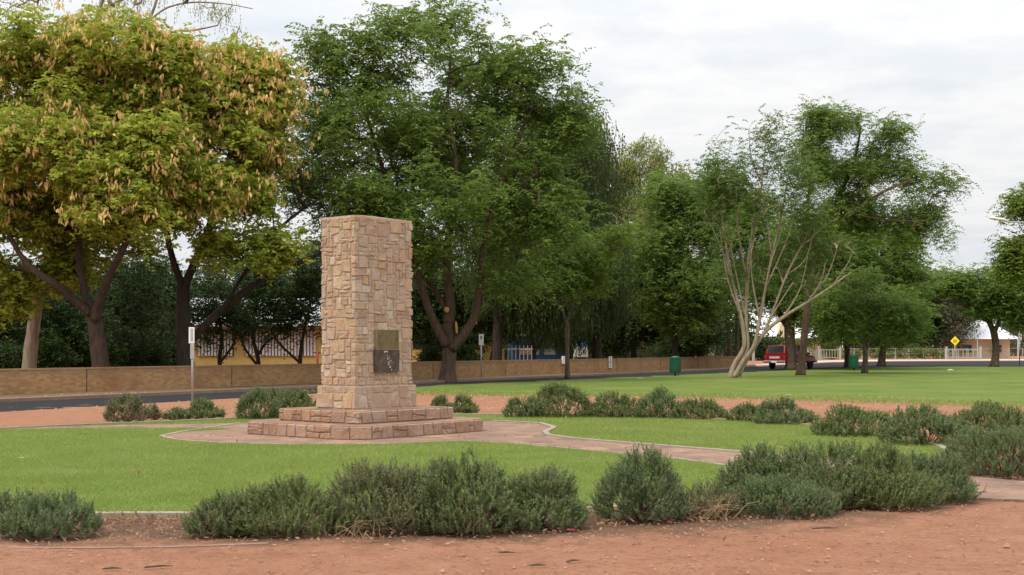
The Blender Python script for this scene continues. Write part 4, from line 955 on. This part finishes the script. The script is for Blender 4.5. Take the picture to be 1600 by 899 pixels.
BUSHES = [
 (-25, 75, 822, 768, 'rosemary bush cut by the left frame edge, behind a rounder one', 1.0, 0),
 (8, 146, 842, 770, 'compact rosemary bush at the left kerb before the bare soil gap', 1.0, 0),
 (293, 392, 840, 768, 'low rosemary bush forming the left end of the long front clump', 1.0, .6),
 (350, 545, 838, 742, 'wide rosemary bush with rusty brown patches, second in the front clump', 1.0, .6),
 (520, 705, 834, 718, 'tall rosemary bush with pale dead stems in the middle of the front clump', 1.0, 1.0),
 (655, 800, 836, 708, 'tall dark rosemary bush with a raised knob in the front clump', 1.0, .6),
 (755, 907, 830, 730, 'rosemary bush ending the front clump beside the red wrapper', 1.0, .2),
 (937, 1066, 816, 698, 'upright spiky rosemary bush standing just right of the soil gap', 1.0, .5),
 (1045, 1150, 808, 752, 'half dead low rosemary bush with straw coloured grass on it', .55, 1.0),
 (1130, 1235, 795, 692, 'domed rosemary bush at the left of the right front clump', 1.0, .3),
 (1150, 1290, 808, 742, 'low rosemary bush spilling forward over the soil in the right clump', 1.0, .4),
 (1225, 1360, 796, 688, 'tall rosemary bush with red brown flecks in the right front clump', 1.0, .3),
 (1310, 1450, 796, 692, 'broad pale topped rosemary bush in the right front clump', 1.0, .3),
 (1395, 1522, 786, 706, 'rosemary bush ending the right front clump at the paved path', 1.0, .3),
 (1482, 1660, 746, 664, 'large rounded rosemary bush beyond the paved path at the right edge', 1.0, .2),
 (1385, 1515, 697, 632, 'bushy rosemary bush at the right end of the lawn curve', 1.0, 0),
 (1480, 1640, 690, 628, 'rosemary bush behind the large one at the right edge', 1.0, 0),
 (1275, 1395, 683, 632, 'spreading rosemary bush on the far lawn edge with a bare right side', 1.0, .3),
 (1180, 1272, 664, 622, 'dark full rosemary bush on the far lawn edge under the pickup', 1.0, 0),
 (1138, 1200, 659, 630, 'low pale rosemary bush left of the dark full one', .9, .3),
 (1055, 1132, 656, 622, 'rounded rosemary bush below the pale stemmed tree', 1.0, 0),
 (995, 1062, 654, 604, 'rosemary bush with one tall spike below the first green bin', 1.0, .2),
 (918, 998, 653, 610, 'neat dome shaped rosemary bush on the far lawn edge', 1.0, 0),
 (832, 922, 653, 596, 'largest rosemary bush on the far lawn edge right of the monument', 1.0, 0),
 (789, 846, 653, 620, 'low rosemary bush leaning against the largest far one', 1.0, 0),
 (702, 745, 647, 616, 'small rosemary bush close to the right of the stone steps', 1.0, 0),
 (674, 708, 646, 617, 'tiny rosemary bush partly hidden by the stone steps', 1.0, 0),
 (374, 440, 656, 604, 'rosemary bush with a tall left side, left of the monument', 1.0, 0),
 (425, 500, 654, 608, 'rosemary bush touching the left edge of the monument', 1.0, 0),
 (288, 346, 655, 622, 'rosemary bush at the foot of the grey sign pole', 1.0, .3),
 (257, 296, 657, 637, 'small low rosemary bush left of the sign pole', 1.0, .3),
 (168, 228, 660, 614, 'scraggly rosemary bush with a brown dead skirt at far left', .8, 1.2),
 (229, 251, 655, 630, 'little stunted rosemary bush on bare twigs', .6, 1.0)]
for i, (a, b, yb, yt, lab, dn, dr) in enumerate(BUSHES):
    bush('rosemary_bush', lab, a, b, yb, yt, i, dn, dr * 1.3, mat=('rosemary_dull' if dr >= 1 else 'rosemary_olive' if (i > 15 and i % 3) or i in (3, 12) else 'rosemary_blue' if i % 3 == 1 else 'rosemary'))
def straw(px, py, n, h, spread, label, seed):
    rng = np.random.default_rng(seed); x, d = G(px, py); mb = MB()
    for i in range(n):
        b = np.array((rng.normal(0, spread * .4), rng.normal(0, spread * .3), 0)); l = h * rng.uniform(.5, 1.2)
        t_ = np.array((rng.normal(.25, .5), rng.normal(-.2, .4), rng.uniform(.5, 1))) * l
        mb.tube([b, b + t_ * .55 + np.array((0, 0, .12 * l)), b + t_ * np.array((1, 1, .8))], [.004, .003, .001], 3)
    o = mb.build('straw_tuft', M['straw']); o.location = (x, d, 0); tag(o, label, 'dry grass', 'dry grass tufts among the bushes')
straw(1102, 808, 150, .24, .28, 'pale dry grass tuft on the half dead bush', 1)
straw(575, 842, 18, .07, .5, 'flat dry straw lying on soil below the front clump', 2)
straw(560, 836, 18, .22, .25, 'dead pale stalks standing against the front clump', 3)

# ------------------------------------------------------------------ litter and sticks
def blob(name, px, py, s, mat, label, cat, seed, group=None):
    rr = random.Random(seed); x, d = G(px, py); vs = []; n = 7
    for j, (r, z) in enumerate(((1, 0), (1.05, .35), (.5, .6))):
        for i in range(n):
            a = 6.283 * i / n; q = r * rr.uniform(.7, 1.2); vs.append((math.cos(a) * s[0] * q, math.sin(a) * s[1] * q, z * s[2] * rr.uniform(.6, 1.3)))
    fs = [(j * n + i, j * n + (i + 1) % n, (j + 1) * n + (i + 1) % n, (j + 1) * n + i) for j in range(2) for i in range(n)] + [tuple(range(2 * n, 3 * n))]
    o = MB().add(vs, fs).build(name, mat); o.location = (x, d, 0.0); return tag(o, label, cat, group)
blob('wrapper', 893, 828, (.05, .03, .02), M['red_wrap'], 'crumpled red wrapper on the soil at the clump end', 'litter', 1)
blob('crumpled_can', 713, 829, (.05, .045, .08), M['blue_wrap'], 'crushed grey blue can lying in front of the front clump', 'litter', 2)
blob('wrapper', 1044, 816, (.018, .016, .02), M['red_wrap'], 'small red and white wrapper caught under the spiky bush', 'litter', 3)
blob('paper_scrap', 36, 716, (.08, .05, .02), M['concrete'], 'pale paper scrap on the lawn at left', 'litter', 4, 'pale scraps on the grass')
blob('paper_scrap', 1485, 579, (.24, .15, .13), M['concrete'], 'white paper bag on the far lawn before the white fence', 'litter', 5, 'pale scraps on the grass')
blob('paper_scrap', 1000, 592, (.15, .11, .07), M['concrete'], 'white scrap on the far lawn left of the green bin', 'litter', 6, 'pale scraps on the grass')
blob('paper_scrap', 1232, 617, (.12, .07, .03), M['concrete'], 'white scrap at the edge of the far lawn', 'litter', 7, 'pale scraps on the grass')
for i, (px, py, L, a, lab) in enumerate(((175, 889, .22, .2, 'thick short stick on the earth at the bottom left'), (248, 886, .34, .35, 'dark broken stick lying right of the thick one'), (792, 864, .22, -.2, 'grey stick on the earth below the front clump'), (840, 884, .2, .1, 'reddish bark strip on the earth'), (895, 877, .2, .6, 'dark curled bark piece on the earth'), (1290, 826, .4, .1, 'long thin twig before the right clump'), (160, 767, .22, -.3, 'dark stick on the lawn at left'))):
    L *= .6; x, d = G(px, py); c_, s_ = math.cos(a), math.sin(a)
    o = MB().tube([(-L / 2 * c_, -L / 2 * s_, .002), (0, .012, .006), (L / 2 * c_, L / 2 * s_, .002)], [.006, .008, .003], 6).build('stick', M['bark_red'] if i == 3 else M['bark'])
    o.location = (x, d, 0); tag(o, lab, 'stick', 'fallen sticks')

# ------------------------------------------------------------------ brick wall
A = np.array(G(-420, 634)); B = np.array(G(1165, 572.6)); dv = B - A; LW = np.linalg.norm(dv); ang = math.atan2(dv[1], dv[0])
wall = empty('brick_wall', (A[0], A[1], 0), 'long low tan brick wall running along the far side of the road', 'wall', rz=ang)
mb = MB(); mb.box((LW / 2, .11, .40), (LW, .22, .84)).build('wall_face', M['brick'], wall)
mb = MB(); mb.box((LW / 2, .11, .855), (LW, .25, .066)).build('coping', M['brick'], wall)
mb = MB(); x = 5.0
while x < LW: mb.box((x, -.006, .41), (.03, .02, .84)); x += 8.0
mb.build('joints', M['bark'], wall)
for px, yy, big in ((953, 566, 1), (880, 563, 0)):
    # stands on the wall face: intersect view ray with the wall line
    r = np.array(((px - 800) / F0, 1.0)); nn = np.array((-dv[1], dv[0])) / LW
    t_ = (A @ nn) / (r @ nn); Pp = r * t_; s = (Pp - A) @ dv / LW; z = EYE - (yy - H0) * t_ / F0
    sg = empty('wall_sign' if big else 'meter_box', (Pp[0], Pp[1], z), 'pair of small white no stopping plates fixed to the brick wall' if big else 'small pale box fixed on top of the brick wall behind the thin tree', 'sign' if big else 'box', rz=ang)
    if big:
        for k in (0, 1):
            pl_ = MB().box((0, -.035, .2 - .42 * k), (.52, .02, .36)).build('plate', M['white'], sg)
            ring = MB()
            for i in range(16):
                a0, a1 = 6.283 * i / 16, 6.283 * (i + 1) / 16
                ring.add([(math.cos(q) * r_ , -.047, .2 - .42 * k + math.sin(q) * r_) for q in (a0, a1) for r_ in (.09, .14)], [(0, 1, 3, 2)])
            ring.add([(-.08, -.048, .12 - .42 * k), (-.05, -.048, .1 - .42 * k), (.08, -.048, .28 - .42 * k), (.05, -.048, .3 - .42 * k)], [(0, 1, 2, 3)])
            ring.build('symbol', M['black'], pl_)
    else: MB().box((0, -.06, 0), (.5, .12, .5)).build('box_body', M['white'], sg, bevel=.02)

# ------------------------------------------------------------------ signs on poles
def plate_lines(mb, x0, x1, z0, z1, y, rows, seed):
    rr = random.Random(seed); h = (z1 - z0) / rows
    for i in range(rows): mb.box(((x0 + x1) / 2, y, z0 + (i + .5) * h), ((x1 - x0) * rr.uniform(.6, 1), .004, h * .4))
    return mb
x, d = G(300.5, 632)
s = empty('parking_sign', (x, d, 0), 'grey pole with two narrow parking plates on the dirt verge at left', 'sign', rz=-.2)
MB().tube([(0, 0, -.1), (0, 0, 2.15)], .032, 10).build('pole', M['galv'], s, True)
p1 = MB().box((0, -.045, 1.96), (.17, .02, .46)).build('plate', M['white'], s, bevel=.005)
MB().box((.01, -.057, 1.97), (.075, .006, .36)).build('sign_face', M['signgrey'], p1)
p2 = MB().box((.02, -.045, 1.50), (.12, .02, .42)).build('plate', M['signgrey'], s, bevel=.005)
MB().box((.02, -.057, 1.50), (.07, .006, .34)).build('sign_face', M['galv'], p2)
x, d = G(752, 590)
s = empty('parking_sign', (x, d, 0), 'white parking plate on a thin pole right of the big forked tree', 'sign', rz=0)
MB().tube([(0, 0, -.1), (0, 0, 2.3)], .035, 10).build('pole', M['galv'], s, True)
p1 = MB().box((0, -.05, 2.05), (.26, .02, .60)).build('plate', M['white'], s, bevel=.005)
MB().box((-.01, -.063, 2.16), (.07, .006, .16)).build('sign_mark', M['black'], p1)
x, d = G(1593, 571)
s = empty('parking_sign', (x, d, 0), 'blank grey sign plate on a pole at the right frame edge', 'sign', rz=.1)
MB().tube([(0, 0, -.1), (0, 0, 3.2)], .05, 10).build('pole', M['galv'], s, True)
MB().box((0, -.07, 2.6), (.36, .02, .62)).build('plate', M['screen_white'], s, bevel=.005)
# yellow diamond sign
d = 175; x = (1492 - 800) * d / F0
s = empty('warning_sign', (x, d, 0), 'yellow diamond warning sign with dark walking figures by the white fence', 'sign')
MB().tube([(0, 0, -.1), (0, 0, 2.4)], .05, 8).build('pole', M['galv'], s, True)
zc_ = EYE - (533 - H0) * d / F0; q = .62
dm = MB().add([(0, -.08, zc_ - q), (q, -.08, zc_), (0, -.08, zc_ + q), (-q, -.08, zc_), (0, -.05, zc_ - q), (q, -.05, zc_), (0, -.05, zc_ + q), (-q, -.05, zc_)], [(0, 1, 2, 3), (7, 6, 5, 4)] + [(i, 4 + i, 4 + (i + 1) % 4, (i + 1) % 4) for i in range(4)]).build('plate', M['sign_yellow'], s)
fg = MB()
for ox in (-.14, .12):
    fg.box((ox, -.086, zc_ + .05), (.11, .006, .2)); fg.box((ox - .05, -.086, zc_ - .15), (.05, .006, .22), 0); fg.box((ox + .05, -.086, zc_ - .15), (.05, .006, .22))
    fg.box((ox, -.086, zc_ + .23), (.09, .006, .09)); fg.box((ox + .09, -.086, zc_ + .06), (.08, .006, .04))
fg.build('symbol', M['black'], dm)
# school notice board
d = 96; X = lambda px, d: (px - 800) * d / F0
Z = lambda py, d: EYE - (py - H0) * d / F0
s = empty('notice_board', (X(907, d), d, 0), 'white notice board with blue header panel behind the brick wall', 'sign')
z0, zm, z1 = Z(558, d), Z(542, d), Z(532, d)
for sx in (-.48, .48): MB().box((sx, .06, zm / 2), (.07, .07, zm)).build('post', M['galv'], s)
pn = MB().box((0, 0, (z0 + zm) / 2), (1.12, .05, zm - z0)).build('panel', M['white'], s)
plate_lines(MB(), -.4, .4, z0 + .12, zm - .1, -.03, 4, 3).build('lettering', M['signgrey'], pn)
MB().box((.06, 0, (zm + z1) / 2 + .003), (.9, .05, z1 - zm)).build('header_panel', M['blue_light'], s)

# ------------------------------------------------------------------ bins
x, d = G(1055, 587)
bn = empty('litter_bin', (x, d, 0), 'round dark green litter bin on a short post below the dense trees', 'bin', 'green litter bins on the far lawn')
MB().lathe([(.05, -.05), (.05, .3)], 12).build('post', M['black'], bn, True)
MB().lathe([(.0, .16), (.29, .16), (.31, .18), (.325, .5), (.335, 1.0), (.35, 1.02), (.35, 1.06), (.32, 1.06), (.31, .98), (.0, .95)], 28).build('drum', M['bin_green'], bn, True)
st = MB()
for i in range(28):
    a = 6.283 * i / 28; st.box((math.cos(a) * .335, math.sin(a) * .335, .6), (.012, .03, .8), a)
st.build('ribs', M['bin_green'], bn)
MB().lathe([(.25, 1.06), (.27, 1.07), (.2, 1.1), (.06, 1.13), (0, 1.135)], 24).build('lid', M['bin_green'], bn, True)
b2 = copy_tree(bn); x, d = G(1334, 578.5); b2.location = (x, d, 0); b2['label'] = 'green litter bin between the tree trunks right of the red pickup'

# ------------------------------------------------------------------ red pickup
xr, dr_ = G(1212, 577.5)
CA = math.radians(50)                                    # local +x is forward; heading to the right and away
car = empty('pickup', (xr, dr_ + .3, 0), 'red pickup with matching canopy parked on the road behind the tree trunks', 'car', rz=CA); car.scale = (1.09, 1.09, 1.09)
def loft(secs, half):                                    # secs: list of (x, [(z, halfwidth)...]) cross-sections joined
    mb = MB(); m = len(secs[0][1]) * 2; vs = []
    for x_, prof in secs:
        vs += [(x_, -w_, z_) for z_, w_ in prof] + [(x_, w_, z_) for z_, w_ in prof[::-1]]
    n_ = len(secs); fs = [(i * m + k, i * m + (k + 1) % m, (i + 1) * m + (k + 1) % m, (i + 1) * m + k) for i in range(n_ - 1) for k in range(m)]
    fs += [tuple(range(m - 1, -1, -1)), tuple(range((n_ - 1) * m, n_ * m))]
    return mb.add(vs, [f[::-1] for f in fs])
lowb = [(.0, [(.50, .76), (.58, .81), (.85, .82), (.98, .79)]), (.12, [(.42, .78), (.55, .83), (.85, .84), (1.0, .80)]), (1.9, [(.40, .78), (.55, .84), (.85, .85), (1.0, .80)]),
        (3.2, [(.40, .78), (.55, .84), (.85, .85), (1.0, .79)]), (3.5, [(.40, .78), (.55, .84), (.82, .84), (.97, .77)]), (4.3, [(.42, .77), (.55, .82), (.78, .81), (.88, .72)]), (4.62, [(.48, .70), (.56, .75), (.7, .74), (.78, .66)])]
body = loft(lowb, 1).build('body', M['car_red'], car, bevel=.02)
MB().box((3.0, 0, .5), (3.0, .1, .05)).build('underbody', M['rubber'], body)
cab = loft([(2.02, [(1.0, .78), (1.3, .71), (1.58, .63), (1.62, .55)]), (2.9, [(1.0, .78), (1.3, .71), (1.57, .62), (1.61, .54)]), (3.2, [(1.0, .77), (1.18, .72), (1.38, .65), (1.4, .6)]), (3.48, [(.98, .75), (1.0, .74), (1.02, .73), (1.03, .7)])], 1).build('cab', M['car_red'], car, bevel=.02)
cano = loft([(.03, [(1.0, .77), (1.05, .765), (1.1, .75), (1.12, .73)]), (.22, [(1.0, .78), (1.3, .74), (1.6, .68), (1.66, .58)]), (1.96, [(1.0, .78), (1.3, .74), (1.62, .68), (1.68, .58)])], 1).build('canopy', M['car_red'], car, bevel=.02)
MB().add([(.045, -.62, 1.14), (.045, .62, 1.14), (.185, .56, 1.56), (.185, -.56, 1.56), (.035, -.62, 1.14), (.035, .62, 1.14), (.17, .56, 1.57), (.17, -.56, 1.57)], [(4, 7, 6, 5), (0, 1, 2, 3), (4, 5, 1, 0), (7, 3, 2, 6), (4, 0, 3, 7), (5, 6, 2, 1)]).build('rear_window', M['car_glass'], cano)
for sgn in (-1, 1):
    MB().add([(.5, sgn * .765, 1.12), (1.8, sgn * .765, 1.12), (1.8, sgn * .70, 1.55), (.5, sgn * .70, 1.55)], [(0, 1, 2, 3) if sgn < 0 else (3, 2, 1, 0)]).build('side_window', M['car_glass'], cano)
    MB().add([(2.12, sgn * .765, 1.08), (3.25, sgn * .755, 1.08), (2.9, sgn * .655, 1.5), (2.12, sgn * .665, 1.52)], [(0, 1, 2, 3) if sgn < 0 else (3, 2, 1, 0)]).build('side_window', M['car_glass'], cab)
    MB().box((-.012, sgn * .72, .80), (.03, .13, .24)).build('tail_light', M['lamp_red'], car)
    MB().box((4.58, sgn * .58, .72), (.08, .22, .14)).build('headlight', M['white'], car)
    MB().box((3.2, sgn * .9, 1.08), (.1, .14, .14)).build('mirror', M['black'], car)
    for xw in (.95, 3.75):
        wh = empty('wheel', (xw, sgn * .72, .33), None, None); wh.parent = car
        ty = MB().lathe([(.2, -.1), (.3, -.1), (.33, -.07), (.33, .07), (.3, .1), (.2, .1)], 24).build('tyre', M['rubber'], wh, True); ty.rotation_euler = (math.pi / 2, 0, 0)
        ri = MB().lathe([(0, -.085), (.19, -.09), (.205, -.1), (.205, .1), (.19, .09), (0, .085)], 20).build('rim', M['galv'], wh, True); ri.rotation_euler = (math.pi / 2, 0, 0)
    # wheel arch
MB().add([(3.28, y, z) for y in (-.72, .72) for z in (1.0, 1.0)], []).v
MB().add([(3.32, -.66, 1.1), (3.32, .66, 1.1), (2.98, .6, 1.5), (2.98, -.6, 1.5)], [(0, 1, 2, 3)]).build('windscreen', M['car_glass'], cab)
bu = MB().box((-.1, 0, .52), (.14, 1.66, .16)).build('bumper', M['chrome'], car, bevel=.03)
MB().box((-.18, -.02, .52), (.01, .42, .12)).build('number_plate', M['white'], bu)
MB().box((4.68, 0, .52), (.14, 1.6, .16)).build('bumper', M['chrome'], car, bevel=.03)
tg = MB().box((-.014, 0, .78), (.028, 1.2, .36)).build('tailgate', M['car_red'], car, bevel=.01)
lt = MB(); yy = -.38
for k in range(8): lt.box((-.032, yy + .05, .82), (.006, .07, .13)); yy += .1
lt.build('lettering', M['white'], tg)

# ------------------------------------------------------------------ buildings behind the wall
def slat_screen(px0, px1, y0, y1, d, parent, base):
    x0, x1, z0, z1 = X(px0, d) - base[0], X(px1, d) - base[0], Z(y1, d), Z(y0, d)
    bk = MB().box(((x0 + x1) / 2, .02, (z0 + z1) / 2), (x1 - x0, .06, z1 - z0)).build('window', M['dark_void'], parent)
    mb = MB(); x_ = x0
    while x_ < x1: mb.box((x_ + .07, -.06, (z0 + z1) / 2), (.14, .05, z1 - z0)); x_ += .21
    mb.build('slats', M['screen_white'], bk)
d = 86; bd = empty('school_building', (X(220, d), d, 0), 'low yellow school building with white slatted windows and grey roof behind the trees', 'building', 'school buildings behind the wall')
w_ = X(508, d) - X(292, d); cx = (X(508, d) + X(292, d)) / 2 - X(220, d)
zt = Z(512, d); MB().box((cx, 4, zt / 2), (w_, 7.9, zt)).build('wall', M['yellow'], bd)
for a, b in ((310, 365), (385, 492)): slat_screen(a, b, 517, 556, d, bd, (X(220, d), d))
zr = Z(462, d)
rf = MB().add([(cx - w_ / 2 - .6, -1.0, zt + .02), (cx + w_ / 2 + .6, -1.0, zt + .02), (cx + w_ / 2 + .6, 4, zr), (cx - w_ / 2 - .6, 4, zr), (cx + w_ / 2 + .6, 9, zt + .02), (cx - w_ / 2 - .6, 9, zt + .02)], [(0, 1, 2, 3), (3, 2, 4, 5), (0, 3, 5), (1, 4, 2), (5, 4, 1, 0)]).build('roof', M['roof_grey'], bd)
MB().box((cx, -1.03, zt), (w_ + 1.2, .06, .14)).build('fascia', M['red_trim'], rf)
hd = empty('fire_hydrant', (X(496, 83), 83, 0), 'red pipe hydrant standing before the yellow building beside the monument', 'hydrant')
MB().tube([(0, 0, -.1), (0, 0, Z(549, 83))], .07, 10).build('pipe', M['red_trim'], hd, True)
MB().tube([(-.25, 0, Z(551, 83)), (.25, 0, Z(551, 83))], .06, 8).build('outlet', M['red_trim'], hd, True)
d = 104; b2 = empty('school_building', (X(715, d), d, 0), 'yellow wing of the school with dark windows seen behind the big tree trunk', 'building', 'school buildings behind the wall')
MB().box((0, 3, Z(520, d) / 2), (X(782, d) - X(640, d), 6, Z(520, d))).build('wall', M['yellow'], b2)
for a, b in ((645, 690), (700, 740)):
    MB().box(((X(a, d) + X(b, d)) / 2 - X(715, d), -.03, (Z(545, d) + Z(524, d)) / 2), (X(b, d) - X(a, d), .06, Z(524, d) - Z(545, d))).build('window', M['dark_void'], b2)
MB().add([(-4, -.8, Z(520, d)), (4.2, -.8, Z(520, d)), (4.2, 3, Z(500, d)), (-4, 3, Z(500, d)), (4.2, 7, Z(520, d)), (-4, 7, Z(520, d))], [(0, 1, 2, 3), (3, 2, 4, 5), (0, 3, 5), (1, 4, 2), (5, 4, 1, 0)]).build('roof', M['roof_grey'], b2)
d = 112; b3 = empty('school_shed', (X(840, d), d, 0), 'blue shed with white rails glimpsed behind the wall and hanging foliage', 'building')
MB().box((0, 3, Z(525, d) / 2), (X(892, d) - X(800, d), 6, Z(525, d))).build('wall', M['blue'], b3)
MB().box((0, 2.5, Z(524, d)), (X(896, d) - X(796, d), 7.4, .12)).build('roof', M['roof_grey'], b3)
for a, b in ((812, 842), (850, 868)): MB().box(((X(a, d) + X(b, d)) / 2 - X(840, d), -.03, Z(550, d)), (X(b, d) - X(a, d), .06, .5)).build('window', M['roof_white'], b3)
fz = empty('picket_railing', (X(806, 100), 100, 0), 'short white upright railing behind the wall beside the blue shed', 'fence')
mb = MB(); h_ = Z(540, 100)
for k in range(9): mb.box((-1.2 + k * .3, 0, h_ / 2), (.07, .05, h_))
mb.build('pickets', M['fence_white'], fz); MB().box((0, .05, h_ * .85), (2.6, .04, .08)).build('rail', M['white'], fz)

def house(px0, px1, yeave, ypeak, d, label, wallmat, gable=False, ridge=.5):
    cx = X((px0 + px1) / 2, d); w_ = (px1 - px0) * d / F0; ze, zp = Z(yeave, d), Z(ypeak, d); dp = 9.0
    h_ = empty('house', (cx, d, 0), label, 'house', 'white roofed houses beyond the fence')
    wl = MB().box((0, dp / 2 + .8, ze / 2), (w_ - 1.6, dp - 1.6, ze - .01)).build('wall', wallmat, h_)
    for sx in (-.25, .2): MB().box((sx * w_, .79, ze * .5), (1.4, .06, 1.2)).build('window', M['dark_void'], h_)
    r0 = w_ * .5 * ridge
    MB().add([(-w_ / 2, -.8, ze), (w_ / 2, -.8, ze), (w_ / 2, dp + .8, ze), (-w_ / 2, dp + .8, ze), (-r0, dp / 2, zp), (r0, dp / 2, zp)], [(0, 1, 5, 4), (1, 2, 5), (2, 3, 4, 5), (3, 0, 4), (3, 2, 1, 0)]).build('roof', M['roof_white'], h_)
    for sx in (-.46, -.15, .16, .46): MB().box((sx * w_, -.7, ze / 2), (.12, .12, ze)).build('veranda_post', M['white'], h_)
    return h_
h1 = house(1112, 1240, 526, 488, 190, 'white roofed house behind the pale stemmed tree with cream gable', M['cream'])
gb = MB().add([(3.2, -1.0, Z(527, 190)), (6.0, -1.0, Z(527, 190)), (6.0, -1.0, Z(503, 190)), (4.2, -1.0, Z(499, 190)), (3.2, 3, Z(527, 190)), (6.0, 3, Z(527, 190)), (6.0, 3, Z(503, 190)), (4.2, 3, Z(499, 190))], [(0, 1, 2, 3), (7, 6, 5, 4), (0, 4, 5, 1), (1, 5, 6, 2), (2, 6, 7, 3), (3, 7, 4, 0)]).build('gable', M['cream'], h1)
house(1232, 1318, 529, 512, 196, 'low white roofed house with dark veranda behind the red pickup', M['cream'], ridge=.4)
house(1488, 1592, 530, 500, 205, 'white roofed house with shaded veranda behind the yellow diamond sign', M['cream'], ridge=.35)

# ------------------------------------------------------------------ white fence and hedge
def hedge(px0, px1, y0, d, label, mat, depth=1.6, seed=1, n=None):
    rng = np.random.default_rng(seed); x0, x1 = X(px0, d), X(px1, d); h = Z(y0, d); n = n or int((x1 - x0) * 7)
    T = np.column_stack([rng.uniform(x0, x1, n), d + rng.uniform(0, depth, n), rng.uniform(.1, 1, n) * h]); T[:, 2] *= 1 + .12 * np.sin(T[:, 0] * 1.1)
    r = empty('hedge', ((x0 + x1) / 2, d, 0), label, 'hedge', 'hedges along the white fence')
    V, Q = ball_leaves(T - np.array(((x0 + x1) / 2, d, 0)), rng, 60, .5, .24, .12); V[:, 2] = np.maximum(V[:, 2], .0); npmesh('foliage', V, Q, M[mat], r)
    mb = MB(); 
    for i in range(int((x1 - x0) / 1.2) + 1): xx = x0 + i * 1.2 - (x0 + x1) / 2; mb.tube([(xx, depth / 2, -.05), (xx + .05, depth / 2, h * .6)], [.05, .03], 5)
    mb.build('stems', M['bark'], r)
hedge(1305, 1485, 547, 189, 'long yellow green hedge just behind the white mesh fence', 'leaf_hedge', seed=3)
hedge(1163, 1270, 528, 172, 'tall clipped green hedge behind the red pickup', 'leaf_hedge', seed=4)
hedge(1288, 1312, 526, 180, 'rounded bright green shrub before the low white roofed house', 'leaf_hedge', seed=5, n=60)
d = 186
fl = [G(1262, 563.5), G(1276, 562.6), G(1290, 562), G(1420, 561.4), G(1640, 560.6), G(1850, 560)]
fc = empty('mesh_fence', (fl[2][0], fl[2][1], 0), 'long white post and rail fence along the far footpath', 'fence')
o0 = np.array(fl[2]); rails = MB(); wires = MB(); posts = []
for a, b in zip(fl[:-1], fl[1:]):
    a = np.array(a); b = np.array(b); L = np.linalg.norm(b - a); an = math.atan2(b[1] - a[1], b[0] - a[0]); m = (a + b) / 2 - o0
    for z in (1.5, .12): rails.box((m[0], m[1], z), (L, .04, .045), an)
    rails.box((m[0], m[1], .8), (L, .02, .02), an)
    k = max(1, int(round(L / 2.6)))
    for i in range(k): posts.append(a + (b - a) * i / k - o0)
    kk = int(L / .3)
    for i in range(kk): q = a + (b - a) * (i + .5) / kk - o0; wires.box((q[0], q[1] - .0, .8), (.008, .008, 1.3), an)
rails.build('rails', M['fence_white'], fc); wires.build('mesh', M['fence_white'], fc)
for q in posts: MB().box((q[0], q[1], .78), (.085, .085, 1.62)).build('post', M['fence_white'], fc)
for px, dd, lab in ((1196, 152, 'pair of white gate posts left of the pickup'), (1296, 176, 'white timber gate between square posts right of the pickup'), (1505, 184, 'wide white gate with diagonal brace before the right house')):
    g = empty('gate', (X(px, dd), dd, 0), lab, 'gate', 'white gates in the fence'); w_ = 1.4 if px != 1505 else 2.4
    for sx in (-1, 1): MB().box((sx * w_, 0, .9), (.28, .28, 1.8)).build('gate_post', M['fence_white'], g)
    if px == 1196: continue
    lf_ = MB()
    for z in (.3, 1.35): lf_.box((0, 0, z), (2 * w_ - .3, .06, .1))
    for k in range(7): lf_.box((-w_ + .3 + k * (2 * w_ - .6) / 6, 0, .83), (.07, .055, 1.1))
    lf_.build('gate_leaf', M['fence_white'], g)

# ------------------------------------------------------------------ street lamp at the right
d = 62; s = empty('street_lamp', (X(1690, d), d, 0), 'street lamp arm with flat pale head reaching in from the right edge', 'street lamp')
zl = Z(344, d); hx = X(1562, d) - X(1690, d)
MB().tube([(0, 0, -.1), (0, 0, zl * .5), (0, 0, zl - .3)], [.11, .09, .06], 12).build('pole', M['galv'], s, True)
MB().tube([(0, 0, zl - .4), (-.3, 0, zl - .12), (hx + .5, 0, zl - .1), (hx + .3, 0, zl - .06)], .03, 8).build('arm', M['galv'], s, True)
hd_ = loft([(hx - .5, [(zl + .08, .04), (zl + .10, .06), (zl + .13, .05), (zl + .14, .03)]), (hx - .35, [(zl + .03, .1), (zl + .07, .13), (zl + .13, .1), (zl + .15, .05)]), (hx + .2, [(zl - .06, .1), (zl - .0, .14), (zl + .06, .1), (zl + .08, .05)]), (hx + .42, [(zl - .12, .04), (zl - .09, .06), (zl - .05, .05), (zl - .03, .03)])], 1).build('lamp_head', M['screen_white'], s, True)
# bird on the gum branch
bp = np.array(W(291, 3, 64)); bd_ = MB().lathe([(0, -.14), (.05, -.11), (.085, -.02), (.08, .06), (.05, .13), (.055, .17), (.03, .22), (0, .23)], 12).build('body', M['bird'], None, True)
br = empty('bird', tuple(bp), 'small black bird perched on the bare gum branch', 'bird'); bd_.parent = br; bd_.rotation_euler = (0, .7, 0)
tl = MB().add([(-.1, -.03, -.1), (-.1, .03, -.1), (-.3, .025, -.28), (-.3, -.025, -.28), (-.09, 0, -.13)], [(0, 1, 2, 3), (0, 3, 4), (1, 4, 2), (4, 3, 2), (0, 4, 1)]).build('tail', M['bird'], br)
bk_ = MB().add([(.14, -.015, .16), (.14, .015, .16), (.14, 0, .13), (.22, 0, .15)], [(0, 1, 3), (1, 2, 3), (2, 0, 3), (0, 2, 1)]).build('beak', M['bird'], br)
